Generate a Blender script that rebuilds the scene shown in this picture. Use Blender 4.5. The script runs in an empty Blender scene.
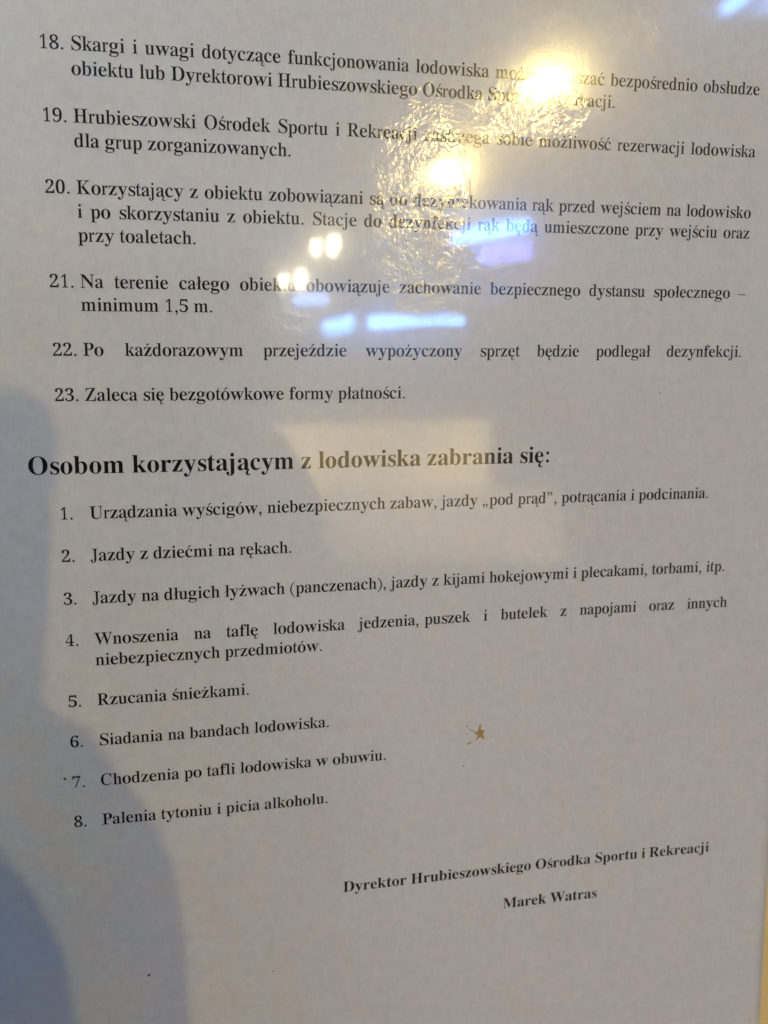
import bpy, bmesh, math
from mathutils import Vector, Matrix
from mathutils.geometry import delaunay_2d_cdt

# ---------------------------------------------------------------- measures
EM = 0.0042333                      # one em of 12 pt type, in metres
MID = 1.5                           # height of the middle of the sheet above the ground
CAM_ROT = [[0.968786, -0.006725, -0.247807], [-0.035584, 0.985508, -0.165857], [0.245331, 0.169498, 0.954507]]
CAM_EM = [3.1097, 18.5585, -55.6319]
FOCAL_PX = 1037.86
BEND = [((2, 0), 0.0821), ((1, 1), 0.0341), ((0, 2), -0.0134), ((3, 0), -0.287), ((2, 1), -0.107), ((1, 2), -0.2235), ((0, 3), 0.059)]

def page(X, Y, lift=0.0):
    """Point of the sheet: X to the right and Y downwards in em, following the slight bend of the paper."""
    u = (X - 18) / 20; v = (Y - 22) / 24
    z = sum(a * u**i * v**j for (i, j), a in BEND)
    return Vector((X * EM, z * EM - lift, MID + (22 - Y) * EM))
_R = Matrix(CAM_ROT)
_W = Matrix(((1, 0, 0), (0, 0, 1), (0, -1, 0)))          # page axes (right, down, away) to world axes
def to_world(v): return _W @ Vector(v)
CAM_POS = to_world([c * EM for c in CAM_EM]) + Vector((0, 0, MID + 22 * EM))
AX_R, AX_D, AX_F = (to_world(r) for r in CAM_ROT)         # camera right, down, forward in the world
def held(u, v, w):
    """Millimetres right, down, forward of the lens that takes the picture."""
    return CAM_POS + (AX_R * u + AX_D * v + AX_F * w) / 1000.0

# ---------------------------------------------------------------- camera, sky, exposure
S = bpy.context.scene
COL = S.collection
cam_data = bpy.data.cameras.new('camera')
cam = bpy.data.objects.new('camera', cam_data); COL.objects.link(cam)
M = Matrix((AX_R, -AX_D, -AX_F)).transposed().to_4x4(); M.translation = CAM_POS
cam.matrix_world = M
cam_data.sensor_fit = 'VERTICAL'; cam_data.sensor_height = 36.0
cam_data.lens = 36.0 * FOCAL_PX / 1024.0
cam_data.clip_start = 0.005; cam_data.clip_end = 200.0
cam_data.dof.use_dof = True
cam_data.dof.focus_distance = 0.236
cam_data.dof.aperture_fstop = 19.0
S.camera = cam
S.view_settings.view_transform = 'Standard'; S.view_settings.look = 'None'
S.view_settings.exposure = 0.06; S.view_settings.gamma = 1.0; S.view_settings.use_curve_mapping = False
S.render.engine = 'CYCLES'
S.cycles.use_denoising = True; S.cycles.denoiser = 'OPENIMAGEDENOISE'; S.cycles.denoising_input_passes = 'RGB_ALBEDO_NORMAL'; S.cycles.denoising_prefilter = 'ACCURATE'
S.cycles.use_adaptive_sampling = False
S.cycles.max_bounces = 6; S.cycles.diffuse_bounces = 2; S.cycles.glossy_bounces = 3
S.cycles.sample_clamp_indirect = 4.0
S.cycles.pixel_filter_type = 'BLACKMAN_HARRIS'; S.cycles.filter_width = 1.5

world = bpy.data.worlds.new('World'); S.world = world; world.use_nodes = True
wn = world.node_tree.nodes; wl = world.node_tree.links
tc = wn.new('ShaderNodeTexCoord'); sep = wn.new('ShaderNodeSeparateXYZ'); ramp = wn.new('ShaderNodeValToRGB')
mp = wn.new('ShaderNodeMapRange'); mp.inputs['From Min'].default_value = -1; mp.inputs['From Max'].default_value = 1
wl.new(tc.outputs['Generated'], sep.inputs[0]); wl.new(sep.outputs['Z'], mp.inputs['Value']); wl.new(mp.outputs[0], ramp.inputs[0])
ramp.color_ramp.elements[0].color = (0.10, 0.14, 0.23, 1); ramp.color_ramp.elements[0].position = 0.40   # night air over the ground
ramp.color_ramp.elements[1].color = (0.25, 0.32, 0.47, 1); ramp.color_ramp.elements[1].position = 0.75   # overcast sky lit by the town
wl.new(ramp.outputs[0], wn['Background'].inputs['Color'])
SKY = 0.86
wn['Background'].inputs['Strength'].default_value = SKY

LAMP_POWER = 104.0                   # watts of each of the two warm floodlight bulbs

FILL_TUBE = 12.8                         # radiance of the added cool tube that brightens the upper left

LAMP_COLOR = (1.0, 0.735, 0.25)

# ---------------------------------------------------------------- helpers
def setp(o, label=None, cat=None, group=None, kind=None):
    for k, v in (('label', label), ('category', cat), ('group', group), ('kind', kind)):
        if v: o[k] = v
    return o
def empty(name, loc, label, cat, group=None):
    o = bpy.data.objects.new(name, None); COL.objects.link(o); o.location = loc
    o.empty_display_size = 0.02
    return setp(o, label, cat, group)
def link(name, me, mat, parent=None):
    o = bpy.data.objects.new(name, me); COL.objects.link(o)
    if mat: me.materials.append(mat)
    if parent:
        o.parent = parent
        o.matrix_parent_inverse = Matrix.Translation(-Vector(parent.location))
    return o
def from_bm(name, bm, mat, parent=None, smooth=False):
    me = bpy.data.meshes.new(name); bm.normal_update(); bm.to_mesh(me); bm.free()
    if smooth: me.shade_smooth()
    return link(name, me, mat, parent)
def add_box(bm, c, s, bevel=0.0, mat4=None):
    r = bmesh.ops.create_cube(bm, size=1.0)
    for v in r['verts']: v.co = Vector((v.co.x * s[0], v.co.y * s[1], v.co.z * s[2]))
    if bevel:
        es = list({e for v in r['verts'] for e in v.link_edges})
        n = bmesh.ops.bevel(bm, geom=es, offset=bevel, segments=3, affect='EDGES', profile=0.5)
        vs = [v for v in bm.verts if v in set(n['verts'])] or r['verts']
        vs = list({v for f in n['faces'] for v in f.verts} | {v for v in r['verts'] if v.is_valid})
    else: vs = r['verts']
    T = (mat4 or Matrix.Identity(4)) if mat4 else Matrix.Translation(Vector(c))
    for v in vs: v.co = T @ v.co
    return vs
def add_tube(bm, pts, rad, n=12, cap=True):
    rings = []
    for i, p in enumerate(pts):
        p = Vector(p); a = Vector(pts[max(0, i - 1)]); b = Vector(pts[min(len(pts) - 1, i + 1)])
        t = (b - a).normalized(); x = t.orthogonal().normalized()
        if rings and abs(t.z) < 0.999: x = Vector((0, 0, 1)).cross(t).normalized()
        elif abs(t.z) < 0.999: x = Vector((0, 0, 1)).cross(t).normalized()
        y = t.cross(x); r = rad[i] if isinstance(rad, (list, tuple)) else rad
        rings.append([bm.verts.new(p + x * (r * math.cos(k * 2 * math.pi / n)) + y * (r * math.sin(k * 2 * math.pi / n))) for k in range(n)])
    for A, B in zip(rings, rings[1:]):
        for k in range(n): bm.faces.new((A[k], A[(k + 1) % n], B[(k + 1) % n], B[k]))
    if cap: bm.faces.new(rings[0][::-1]); bm.faces.new(rings[-1])
def add_ball(bm, c, r, seg=20):
    q = bmesh.ops.create_uvsphere(bm, u_segments=seg, v_segments=seg // 2 + 2, radius=1.0)
    for v in q['verts']: v.co = Vector((v.co.x * r[0], v.co.y * r[1], v.co.z * r[2])) + Vector(c)
def mat(name):
    m = bpy.data.materials.new(name); m.use_nodes = True
    n = m.node_tree.nodes; n.clear()
    out = n.new('ShaderNodeOutputMaterial')
    return m, n, m.node_tree.links, out
def simple(name, col, rough=0.6, metal=0.0, noise=0.08, scale=60.0):
    m, n, l, out = mat(name)
    b = n.new('ShaderNodeBsdfPrincipled'); b.inputs['Roughness'].default_value = rough; b.inputs['Metallic'].default_value = metal
    t = n.new('ShaderNodeTexCoord'); x = n.new('ShaderNodeTexNoise'); x.inputs['Scale'].default_value = scale
    h = n.new('ShaderNodeHueSaturation'); h.inputs['Color'].default_value = (*col, 1)
    r = n.new('ShaderNodeMapRange'); r.inputs['To Min'].default_value = 1 - noise; r.inputs['To Max'].default_value = 1 + noise
    l.new(t.outputs['Object'], x.inputs['Vector']); l.new(x.outputs['Fac'], r.inputs['Value']); l.new(r.outputs[0], h.inputs['Value'])
    l.new(h.outputs[0], b.inputs['Base Color']); l.new(b.outputs[0], out.inputs[0])
    return m
def glow(name, col, power, streak=0.0, scale=3.0):
    m, n, l, out = mat(name); m.cycles.emission_sampling = 'FRONT'
    e = n.new('ShaderNodeEmission'); e.inputs['Color'].default_value = (*col, 1); e.inputs['Strength'].default_value = power
    if streak:
        t = n.new('ShaderNodeTexCoord'); x = n.new('ShaderNodeTexNoise'); x.inputs['Scale'].default_value = scale; x.inputs['Detail'].default_value = 1
        r = n.new('ShaderNodeMapRange'); r.inputs['From Min'].default_value = 0.3; r.inputs['From Max'].default_value = 0.7
        r.inputs['To Min'].default_value = power * (1 - streak); r.inputs['To Max'].default_value = power * (1 + streak)
        l.new(t.outputs['Object'], x.inputs['Vector']); l.new(x.outputs['Fac'], r.inputs['Value']); l.new(r.outputs[0], e.inputs['Strength'])
    l.new(e.outputs[0], out.inputs[0])
    return m

# ---------------------------------------------------------------- the laminate over the printed sheet
def math_node(n, l, op, a, b=None):
    k = n.new('ShaderNodeMath'); k.operation = op
    for i, v in enumerate((a, b)):
        if v is None: continue
        if isinstance(v, (int, float)): k.inputs[i].default_value = v
        else: l.new(v, k.inputs[i])
    return k.outputs[0]
def laminated(name, col, mottle):
    """Matte print under a clear laminating film: the film has slow waves, and a crinkled area where it came loose."""
    m, n, l, out = mat(name)
    geo = n.new('ShaderNodeNewGeometry'); P = geo.outputs['Position']
    def noise(scale, detail=2.0, rough=0.5, stretch=None, dist=0.0):
        x = n.new('ShaderNodeTexNoise'); x.inputs['Scale'].default_value = scale; x.inputs['Detail'].default_value = detail
        x.inputs['Roughness'].default_value = rough; x.inputs['Distortion'].default_value = dist
        if stretch:
            mpn = n.new('ShaderNodeMapping'); mpn.inputs['Rotation'].default_value = stretch[1]; mpn.inputs['Scale'].default_value = stretch[0]
            l.new(P, mpn.inputs['Vector']); l.new(mpn.outputs[0], x.inputs['Vector'])
        else: l.new(P, x.inputs['Vector'])
        return x
    def remap(v, a, b, c, d):
        r = n.new('ShaderNodeMapRange'); r.inputs['From Min'].default_value = a; r.inputs['From Max'].default_value = b
        r.inputs['To Min'].default_value = c; r.inputs['To Max'].default_value = d; l.new(v, r.inputs['Value']); return r.outputs[0]
    # paper: faint cloudy formation and fibres
    d = n.new('ShaderNodeBsdfDiffuse'); d.inputs['Roughness'].default_value = 0.4
    if mottle:
        big = noise(55, 3, 0.6); mid_ = noise(420, 3, 0.65); hue = noise(130, 2, 0.6); fib = noise(1500, 2, 0.6, ((1, 1, 0.35), (0, 0.5, 0)))
        val = math_node(n, l, 'ADD', remap(big.outputs['Fac'], 0.3, 0.7, 0.975, 1.0), remap(mid_.outputs['Fac'], 0.25, 0.75, -0.065, 0.045))
        val = math_node(n, l, 'ADD', val, remap(fib.outputs['Fac'], 0.25, 0.75, -0.03, 0.03))
        mixc = n.new('ShaderNodeMix'); mixc.data_type = 'RGBA'
        mixc.inputs[6].default_value = (col[0] * 1.015, col[1] * 0.992, col[2] * 0.975, 1); mixc.inputs[7].default_value = (col[0] * 0.982, col[1] * 1.002, col[2] * 1.01, 1)
        l.new(remap(hue.outputs['Fac'], 0.35, 0.65, 0, 1), mixc.inputs[0])
        hs = n.new('ShaderNodeHueSaturation'); l.new(mixc.outputs[2], hs.inputs['Color']); l.new(val, hs.inputs['Value'])
        l.new(hs.outputs[0], d.inputs['Color'])
    else: d.inputs['Color'].default_value = (*col, 1)
    # where the film is crinkled: loose patches
    sp = n.new('ShaderNodeSeparateXYZ'); l.new(P, sp.inputs[0])
    def patch(cx, cz, rx, rz):
        a = math_node(n, l, 'DIVIDE', math_node(n, l, 'SUBTRACT', sp.outputs['X'], cx), rx)
        b = math_node(n, l, 'DIVIDE', math_node(n, l, 'SUBTRACT', sp.outputs['Z'], cz), rz)
        s = math_node(n, l, 'ADD', math_node(n, l, 'MULTIPLY', a, a), math_node(n, l, 'MULTIPLY', b, b))
        return remap(s, 0.25, 1.2, 1.0, 0.0)
    loose = None
    for q in PATCHES:
        k = patch(*q[:4]); k = math_node(n, l, 'MULTIPLY', k, q[4])
        loose = k if loose is None else math_node(n, l, 'MAXIMUM', loose, k)
    ragged = remap(noise(230, 3, 0.6).outputs['Fac'], 0.38, 0.60, 0.15, 1.0)
    loose = math_node(n, l, 'MULTIPLY', loose, ragged)
    loose = math_node(n, l, 'MAXIMUM', loose, CRINKLE_BASE)
    cr = noise(1000, 2, 0.5, ((1.25, 1, 0.8), (0, 0.5, 0)), 0.5)
    cr2 = noise(1500, 1, 0.5)
    hgt = math_node(n, l, 'ADD', cr.outputs['Fac'], math_node(n, l, 'MULTIPLY', cr2.outputs['Fac'], 0.2))
    hgt = math_node(n, l, 'MULTIPLY', math_node(n, l, 'MULTIPLY', hgt, loose), CRINKLE)
    wave = noise(95, 1.0, 0.4)
    hgt = math_node(n, l, 'ADD', hgt, math_node(n, l, 'MULTIPLY', wave.outputs['Fac'], WAVE))
    flat = n.new('ShaderNodeBump'); flat.inputs['Distance'].default_value = 1.0
    l.new(math_node(n, l, 'MULTIPLY', wave.outputs['Fac'], WAVE), flat.inputs['Height'])
    bump = n.new('ShaderNodeBump'); bump.inputs['Strength'].default_value = 1.0; bump.inputs['Distance'].default_value = 1.0
    l.new(hgt, bump.inputs['Height'])
    g1 = n.new('ShaderNodeBsdfGlossy'); g1.distribution = 'GGX'; g1.inputs['Roughness'].default_value = CRINKLE_ROUGH
    g2 = n.new('ShaderNodeBsdfGlossy'); g2.distribution = 'GGX'; g2.inputs['Roughness'].default_value = HAZE_ROUGH
    l.new(bump.outputs[0], g1.inputs['Normal']); l.new(bump.outputs[0], d.inputs['Normal'])
    g0 = n.new('ShaderNodeBsdfGlossy'); g0.distribution = 'GGX'; g0.inputs['Roughness'].default_value = GLOSS_ROUGH
    l.new(flat.outputs[0], g0.inputs['Normal'])
    ms = n.new('ShaderNodeMixShader'); ms.inputs[0].default_value = 0.5
    l.new(g0.outputs[0], ms.inputs[1]); l.new(g1.outputs[0], ms.inputs[2])
    mg = n.new('ShaderNodeMixShader'); mg.inputs[0].default_value = HAZE_SHARE
    l.new(ms.outputs[0], mg.inputs[1]); l.new(g2.outputs[0], mg.inputs[2])
    fr = n.new('ShaderNodeFresnel'); fr.inputs['IOR'].default_value = 1.6
    mx = n.new('ShaderNodeMixShader'); l.new(fr.outputs[0], mx.inputs[0]); l.new(d.outputs[0], mx.inputs[1]); l.new(mg.outputs[0], mx.inputs[2])
    l.new(mx.outputs[0], out.inputs[0])
    return m
GLOSS_ROUGH = 0.032; HAZE_ROUGH = 0.30; HAZE_SHARE = 0.17
CRINKLE_ROUGH = 0.105; CRINKLE = 0.75e-4; WAVE = 0.9e-5; CRINKLE_BASE = 0.06
# loose patches: centre x, centre z, half width, half height (m), strength
PATCHES = [(0.081, 1.541, 0.0125, 0.035, 1.0), (0.083, 1.529, 0.0115, 0.016, 1.9), (0.108, 1.5645, 0.0165, 0.0075, 0.8), (0.056, 1.517, 0.013, 0.008, 0.5), (0.101, 1.527, 0.014, 0.009, 0.6),
           (0.088, 1.521, 0.015, 0.007, 1.3), (0.092, 1.588, 0.035, 0.006, 0.3), (0.138, 1.587, 0.010, 0.008, 0.35)]
PAPER = laminated('laminated_paper', (0.765, 0.757, 0.747), True)
INK = laminated('laminated_ink', (0.012, 0.011, 0.012), False)
TEAR = laminated('torn_paper', (0.46, 0.31, 0.11), False)
SPECK = laminated('dirt_speck', (0.10, 0.08, 0.06), False)
BOARD = simple('painted_board', (0.92, 0.70, 0.30), 0.5, 0, 0.06, 40)
BRASS = simple('golden_trim', (0.80, 0.55, 0.18), 0.42, 0.85, 0.04, 50)
SKIN = simple('skin', (0.55, 0.34, 0.25), 0.5, 0, 0.05, 40)
JACKET = simple('dark_jacket', (0.035, 0.04, 0.055), 0.8, 0, 0.2, 30)
TROUSERS = simple('dark_trousers', (0.03, 0.032, 0.04), 0.85, 0, 0.2, 30)
HAIR = simple('brown_hair', (0.05, 0.03, 0.02), 0.6, 0, 0.3, 80)
BLACK = simple('black_plastic', (0.02, 0.02, 0.022), 0.35)
STEEL = simple('grey_steel', (0.10, 0.10, 0.11), 0.5, 0.6)
WHITE = simple('white_enamel', (0.7, 0.68, 0.62), 0.4)
LENS = glow('floodlight_lens_glow', (1.0, 0.76, 0.20), 80.0)
SNOW = simple('grey_pavement', (0.14, 0.14, 0.145), 0.9, 0, 0.2, 6)
WALL = simple('kiosk_boards', (0.12, 0.09, 0.06), 0.7, 0, 0.15, 9)
WARM_BULB = glow('warm_bulb_glow', LAMP_COLOR, 60.0)
SMALL_BULB = glow('small_bulb_glow', (1.0, 0.86, 0.55), 130.0)
BLUE_LED = glow('blue_led_glow', (0.13, 0.37, 1.0), 92.0, 0.2, 4.0)
BLUE_DIM = glow('dim_blue_glow', (0.20, 0.40, 1.0), 38.0, 0.4, 5.0)
VIOLET = glow('violet_glow', (0.20, 0.20, 1.0), 44.0, 0.4, 9.0)
LIT_WINDOW = glow('lit_window_glow', (1.0, 0.72, 0.28), 5.4, 0.35, 1.5)
LIT_COUNTER = glow('lit_counter_glow', (1.0, 0.78, 0.5), 1.45, 0.9, 1.1)  # lamplight on the counter front put in as its own uneven glow

# ---------------------------------------------------------------- large structure: pavement, board
bm = bmesh.new()
bmesh.ops.create_grid(bm, x_segments=4, y_segments=4, size=40.0)
setp(from_bm('pavement', bm, SNOW), 'grey pavement in front of the notice board', kind='structure')

nb = empty('notice_board', (0.08, 0.0, 0.0), 'yellow notice board behind the printed sheet, seen as a strip at lower right', 'notice board')
X0, X1, Y0, Y1 = -6.3, 43.22, -5.0, 65.0 + 3.0          # edges of the A4 sheet, in em
bm = bmesh.new(); add_box(bm, (0.08, 0.022, MID), (0.46, 0.030, 0.60), 0.002)
from_bm('panel', bm, BOARD, nb)
for x in (-0.13, 0.29):
    bm = bmesh.new(); add_box(bm, (x, 0.055, 0.92), (0.05, 0.034, 1.84), 0.004); from_bm('post', bm, STEEL, nb)

# ---------------------------------------------------------------- the printed sheet
sheet = empty('printed_notice', page(18, 22, 0.0), 'white laminated sheet printed with numbered ice rink rules in black serif type', 'notice')
bm = bmesh.new(); NX, NY = 56, 80; G = []
for j in range(NY + 1):
    G.append([bm.verts.new(page(X0 + (X1 - X0) * i / NX, Y0 + (Y1 - Y0) * j / NY)) for i in range(NX + 1)])
for j in range(NY):
    for i in range(NX): bm.faces.new((G[j][i], G[j + 1][i], G[j + 1][i + 1], G[j][i + 1]))
rim = [e for e in bm.edges if e.is_boundary]
ex = bmesh.ops.extrude_edge_only(bm, edges=rim)            # the thickness of the laminate
for v in [g for g in ex['geom'] if isinstance(g, bmesh.types.BMVert)]: v.co.y += 0.0004
for f in bm.faces: f.smooth = True
from_bm('paper', bm, PAPER, sheet)

# lettering: outlines of each letter in thousandths of an em: style, letter, count of main outlines, outlines as x, y, x, y ...
GLYPHS = [
    ('r', '(', 1, ((301, 665, 248, 598, 204, 533, 169, 471, 143, 410, 124, 350, 114, 292, 110, 235, 114, 178, 124, 120, 143, 60, 169, -1, 204, -63, 248, -128, 301, -195, 279, -215, 215, -156, 160, -95, 114, -32, 78, 32, 51, 99, 35, 167, 30, 235, 35, 303, 51, 371, 78, 438, 114, 502, 160, 565, 215, 626, 279, 685),)),
    ('r', ')', 1, ((303, 235, 298, 167, 282, 99, 255, 32, 219, -32, 173, -95, 118, -156, 54, -215, 32, -195, 85, -128, 129, -63, 164, -1, 190, 60, 209, 120, 219, 178, 223, 235, 219, 292, 209, 350, 190, 410, 164, 471, 129, 533, 85, 598, 32, 665, 54, 685, 118, 626, 173, 565, 219, 502, 255, 438, 282, 371, 298, 303),)),
    ('r', ',', 1, ((194, -16, 170, -93, 93, -164, 67, -131, 115, -76, 124, -17, 131, -16, 108, -15, 86, -5, 70, 12, 61, 34, 61, 57, 70, 79, 87, 96, 109, 105, 132, 106, 154, 97, 172, 81, 181, 59, 183, 36),)),
    ('r', '.', 1, ((185, 48, 179, 74, 162, 95, 138, 106, 112, 106, 88, 95, 71, 74, 65, 48, 71, 22, 88, 1, 112, -10, 138, -10, 162, 1, 179, 22),)),
    ('r', '0', 2, ((470, 337, 462, 223, 444, 142, 428, 102, 406, 66, 380, 37, 360, 21, 324, 2, 297, -5, 250, -9, 202, -5, 174, 3, 138, 21, 117, 37, 91, 67, 71, 102, 59, 128, 40, 206, 31, 298, 32, 398, 43, 486, 59, 546, 71, 572, 91, 607, 127, 644, 161, 664, 188, 674, 218, 680, 267, 681, 298, 678, 325, 670, 360, 652, 381, 636, 398, 617, 421, 585, 449, 517, 465, 434), (346, 337, 343, 436, 333, 515, 322, 562, 303, 595, 271, 617, 251, 620, 231, 617, 206, 603, 198, 595, 179, 562, 164, 497, 156, 413, 154, 311, 159, 217, 171, 141, 185, 98, 206, 69, 231, 55, 261, 53, 280, 59, 303, 77, 321, 111, 339, 196),)),
    ('r', '1', 1, ((410, -2, 313, 1, 277, 7, 230, 1, 133, -2, 133, 52, 199, 51, 220, 64, 226, 81, 228, 559, 224, 589, 194, 537, 168, 503, 152, 490, 137, 487, 118, 495, 111, 504, 104, 521, 100, 555, 125, 565, 159, 588, 213, 631, 248, 669, 278, 669, 323, 678, 315, 594, 316, 89, 321, 67, 340, 52, 355, 50, 410, 52),)),
    ('r', '2', 1, ((470, 199, 466, 128, 457, 58, 465, -2, 405, 8, 90, 7, 30, -2, 39, 43, 39, 94, 61, 117, 80, 147, 208, 284, 261, 351, 282, 386, 301, 429, 311, 463, 316, 501, 314, 551, 300, 590, 286, 605, 266, 618, 249, 623, 227, 624, 211, 621, 190, 610, 171, 593, 162, 577, 150, 533, 155, 459, 123, 465, 78, 485, 61, 497, 50, 514, 44, 555, 54, 596, 68, 618, 83, 634, 126, 661, 175, 677, 256, 681, 310, 674, 354, 657, 397, 626, 412, 607, 424, 586, 434, 539, 433, 495, 423, 458, 404, 419, 374, 374, 331, 320, 272, 256, 112, 100, 154, 97, 319, 97, 354, 100, 375, 108, 390, 126, 416, 193),)),
    ('r', '3', 1, ((470, 194, 463, 134, 455, 109, 439, 80, 423, 62, 399, 40, 370, 22, 338, 9, 266, -7, 221, -9, 176, -6, 142, 0, 105, 13, 77, 28, 56, 47, 35, 82, 30, 117, 34, 134, 43, 149, 71, 170, 93, 179, 109, 180, 110, 133, 114, 114, 123, 98, 143, 79, 183, 61, 227, 56, 279, 67, 300, 79, 314, 92, 327, 108, 337, 129, 347, 184, 344, 217, 334, 247, 316, 271, 284, 298, 265, 308, 231, 315, 191, 318, 131, 316, 134, 353, 131, 379, 207, 377, 249, 384, 266, 393, 297, 430, 316, 468, 324, 515, 320, 554, 307, 585, 287, 607, 258, 622, 223, 623, 192, 611, 172, 591, 157, 563, 153, 536, 158, 476, 144, 477, 70, 505, 55, 517, 46, 534, 43, 562, 47, 588, 59, 612, 81, 634, 111, 655, 159, 674, 202, 680, 261, 681, 297, 678, 345, 664, 384, 644, 414, 619, 434, 589, 444, 554, 446, 516, 438, 473, 418, 436, 386, 403, 343, 372, 313, 358, 380, 333, 408, 316, 432, 295, 447, 277, 459, 256, 468, 223),)),
    ('r', '4', 2, ((470, 239, 467, 206, 470, 173, 376, 178, 374, 152, 374, 100, 380, 79, 393, 66, 415, 56, 434, 51, 461, 52, 459, 30, 463, -2, 379, 1, 321, 10, 263, 1, 168, -2, 168, 52, 199, 50, 224, 54, 250, 66, 263, 79, 270, 109, 267, 178, 30, 173, 33, 232, 222, 588, 258, 637, 271, 665, 325, 662, 384, 674, 374, 602, 374, 273, 376, 235), (274, 565, 269, 591, 217, 477, 90, 237, 267, 235),)),
    ('r', '5', 1, ((470, 207, 468, 174, 460, 134, 436, 86, 420, 66, 394, 44, 364, 25, 332, 10, 288, -2, 253, -7, 173, -6, 139, 0, 102, 13, 74, 29, 54, 47, 36, 78, 30, 111, 36, 137, 46, 149, 59, 157, 91, 170, 107, 172, 107, 143, 112, 116, 119, 100, 134, 83, 153, 69, 176, 60, 204, 56, 231, 57, 278, 71, 299, 86, 314, 101, 326, 121, 335, 145, 343, 196, 340, 241, 327, 282, 308, 308, 275, 331, 235, 343, 199, 346, 113, 340, 92, 332, 47, 348, 70, 579, 81, 625, 76, 674, 127, 666, 373, 665, 397, 666, 448, 674, 440, 626, 449, 569, 453, 499, 397, 506, 375, 564, 361, 573, 137, 574, 123, 394, 183, 406, 254, 408, 314, 398, 366, 379, 408, 352, 440, 318, 455, 291, 464, 261),)),
    ('r', '6', 2, ((470, 217, 462, 145, 452, 113, 438, 84, 419, 58, 396, 35, 369, 16, 337, 2, 300, -7, 258, -9, 198, -1, 168, 10, 136, 28, 116, 44, 91, 72, 58, 133, 40, 195, 30, 289, 34, 385, 48, 467, 75, 539, 92, 571, 112, 599, 154, 639, 184, 658, 217, 671, 254, 679, 306, 682, 350, 677, 384, 666, 416, 649, 438, 629, 448, 611, 455, 588, 455, 568, 449, 549, 428, 529, 361, 505, 346, 503, 350, 550, 348, 574, 339, 594, 323, 612, 300, 624, 274, 625, 253, 620, 225, 603, 208, 586, 191, 563, 169, 511, 152, 435, 149, 370, 168, 385, 189, 395, 243, 410, 305, 412, 337, 406, 365, 396, 391, 383, 413, 366, 432, 346, 447, 323, 458, 296, 466, 267), (351, 208, 348, 251, 337, 297, 322, 322, 296, 343, 268, 354, 231, 353, 181, 332, 162, 329, 145, 313, 152, 212, 169, 139, 181, 111, 196, 89, 211, 73, 228, 62, 252, 53, 275, 54, 301, 65, 318, 81, 333, 105, 341, 125, 348, 163),)),
    ('r', '7', 1, ((470, 674, 464, 627, 444, 585, 433, 538, 217, 3, 138, -2, 170, 65, 386, 574, 167, 576, 125, 574, 111, 563, 95, 539, 88, 474, 64, 476, 30, 473, 35, 568, 43, 626, 35, 674, 95, 665, 398, 666),)),
    ('r', '8', 3, ((470, 178, 468, 145, 461, 116, 450, 89, 435, 65, 402, 34, 375, 17, 343, 3, 306, -5, 266, -9, 215, -8, 175, -3, 140, 8, 111, 23, 86, 41, 67, 61, 47, 92, 34, 134, 30, 183, 38, 224, 51, 251, 78, 282, 123, 319, 164, 341, 113, 381, 85, 411, 65, 444, 54, 480, 52, 527, 63, 575, 82, 612, 114, 643, 150, 664, 184, 676, 225, 681, 274, 681, 325, 674, 354, 663, 378, 649, 407, 622, 427, 591, 439, 556, 443, 506, 436, 469, 420, 437, 393, 410, 359, 383, 319, 363, 393, 317, 437, 274, 462, 229), (343, 519, 337, 557, 316, 595, 285, 619, 250, 627, 217, 620, 200, 609, 185, 592, 168, 557, 163, 512, 170, 476, 187, 447, 217, 419, 270, 388, 305, 423, 325, 449, 338, 484), (360, 162, 355, 199, 348, 215, 332, 237, 283, 276, 241, 299, 220, 307, 188, 279, 159, 245, 144, 214, 138, 187, 140, 135, 146, 116, 160, 91, 178, 71, 199, 57, 222, 47, 240, 45, 283, 50, 305, 60, 325, 76, 337, 89, 351, 113, 356, 131),)),
    ('r', '9', 2, ((470, 365, 463, 263, 453, 208, 442, 171, 428, 136, 404, 94, 383, 66, 358, 42, 319, 16, 285, 1, 247, -7, 204, -9, 162, -7, 127, 1, 94, 18, 71, 38, 49, 76, 48, 109, 61, 135, 88, 152, 95, 154, 107, 119, 128, 84, 145, 68, 166, 57, 200, 50, 233, 53, 255, 61, 281, 80, 310, 116, 324, 146, 344, 223, 352, 291, 349, 331, 336, 312, 320, 298, 276, 271, 236, 261, 177, 264, 148, 271, 110, 288, 78, 314, 61, 335, 48, 360, 35, 403, 30, 454, 34, 504, 41, 538, 59, 579, 83, 614, 106, 637, 134, 655, 165, 669, 201, 678, 240, 682, 267, 680, 306, 673, 341, 659, 372, 639, 391, 622, 415, 592, 447, 529, 456, 498, 466, 446), (354, 388, 351, 457, 343, 503, 333, 542, 315, 577, 294, 600, 263, 616, 230, 617, 202, 605, 183, 588, 167, 563, 152, 504, 149, 459, 153, 410, 159, 390, 174, 360, 186, 348, 209, 333, 231, 328, 269, 328, 292, 335, 316, 352, 336, 359, 344, 368),)),
    ('r', 'C', 1, ((615, 132, 593, 103, 547, 57, 497, 21, 440, -3, 378, -15, 308, -14, 273, -9, 240, 2, 180, 34, 130, 77, 108, 103, 81, 145, 54, 210, 39, 282, 36, 360, 45, 434, 66, 501, 99, 562, 142, 612, 168, 635, 210, 664, 242, 677, 311, 694, 362, 697, 404, 691, 450, 677, 508, 651, 535, 646, 555, 658, 570, 695, 600, 696, 593, 599, 600, 456, 571, 457, 552, 511, 519, 572, 461, 625, 423, 643, 384, 654, 357, 656, 323, 653, 294, 646, 270, 631, 247, 607, 224, 576, 208, 546, 194, 504, 183, 455, 176, 399, 174, 337, 177, 279, 184, 226, 195, 180, 209, 144, 228, 111, 250, 84, 277, 63, 307, 47, 339, 38, 375, 35, 431, 43, 476, 61, 519, 88, 553, 120, 585, 162),)),
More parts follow.
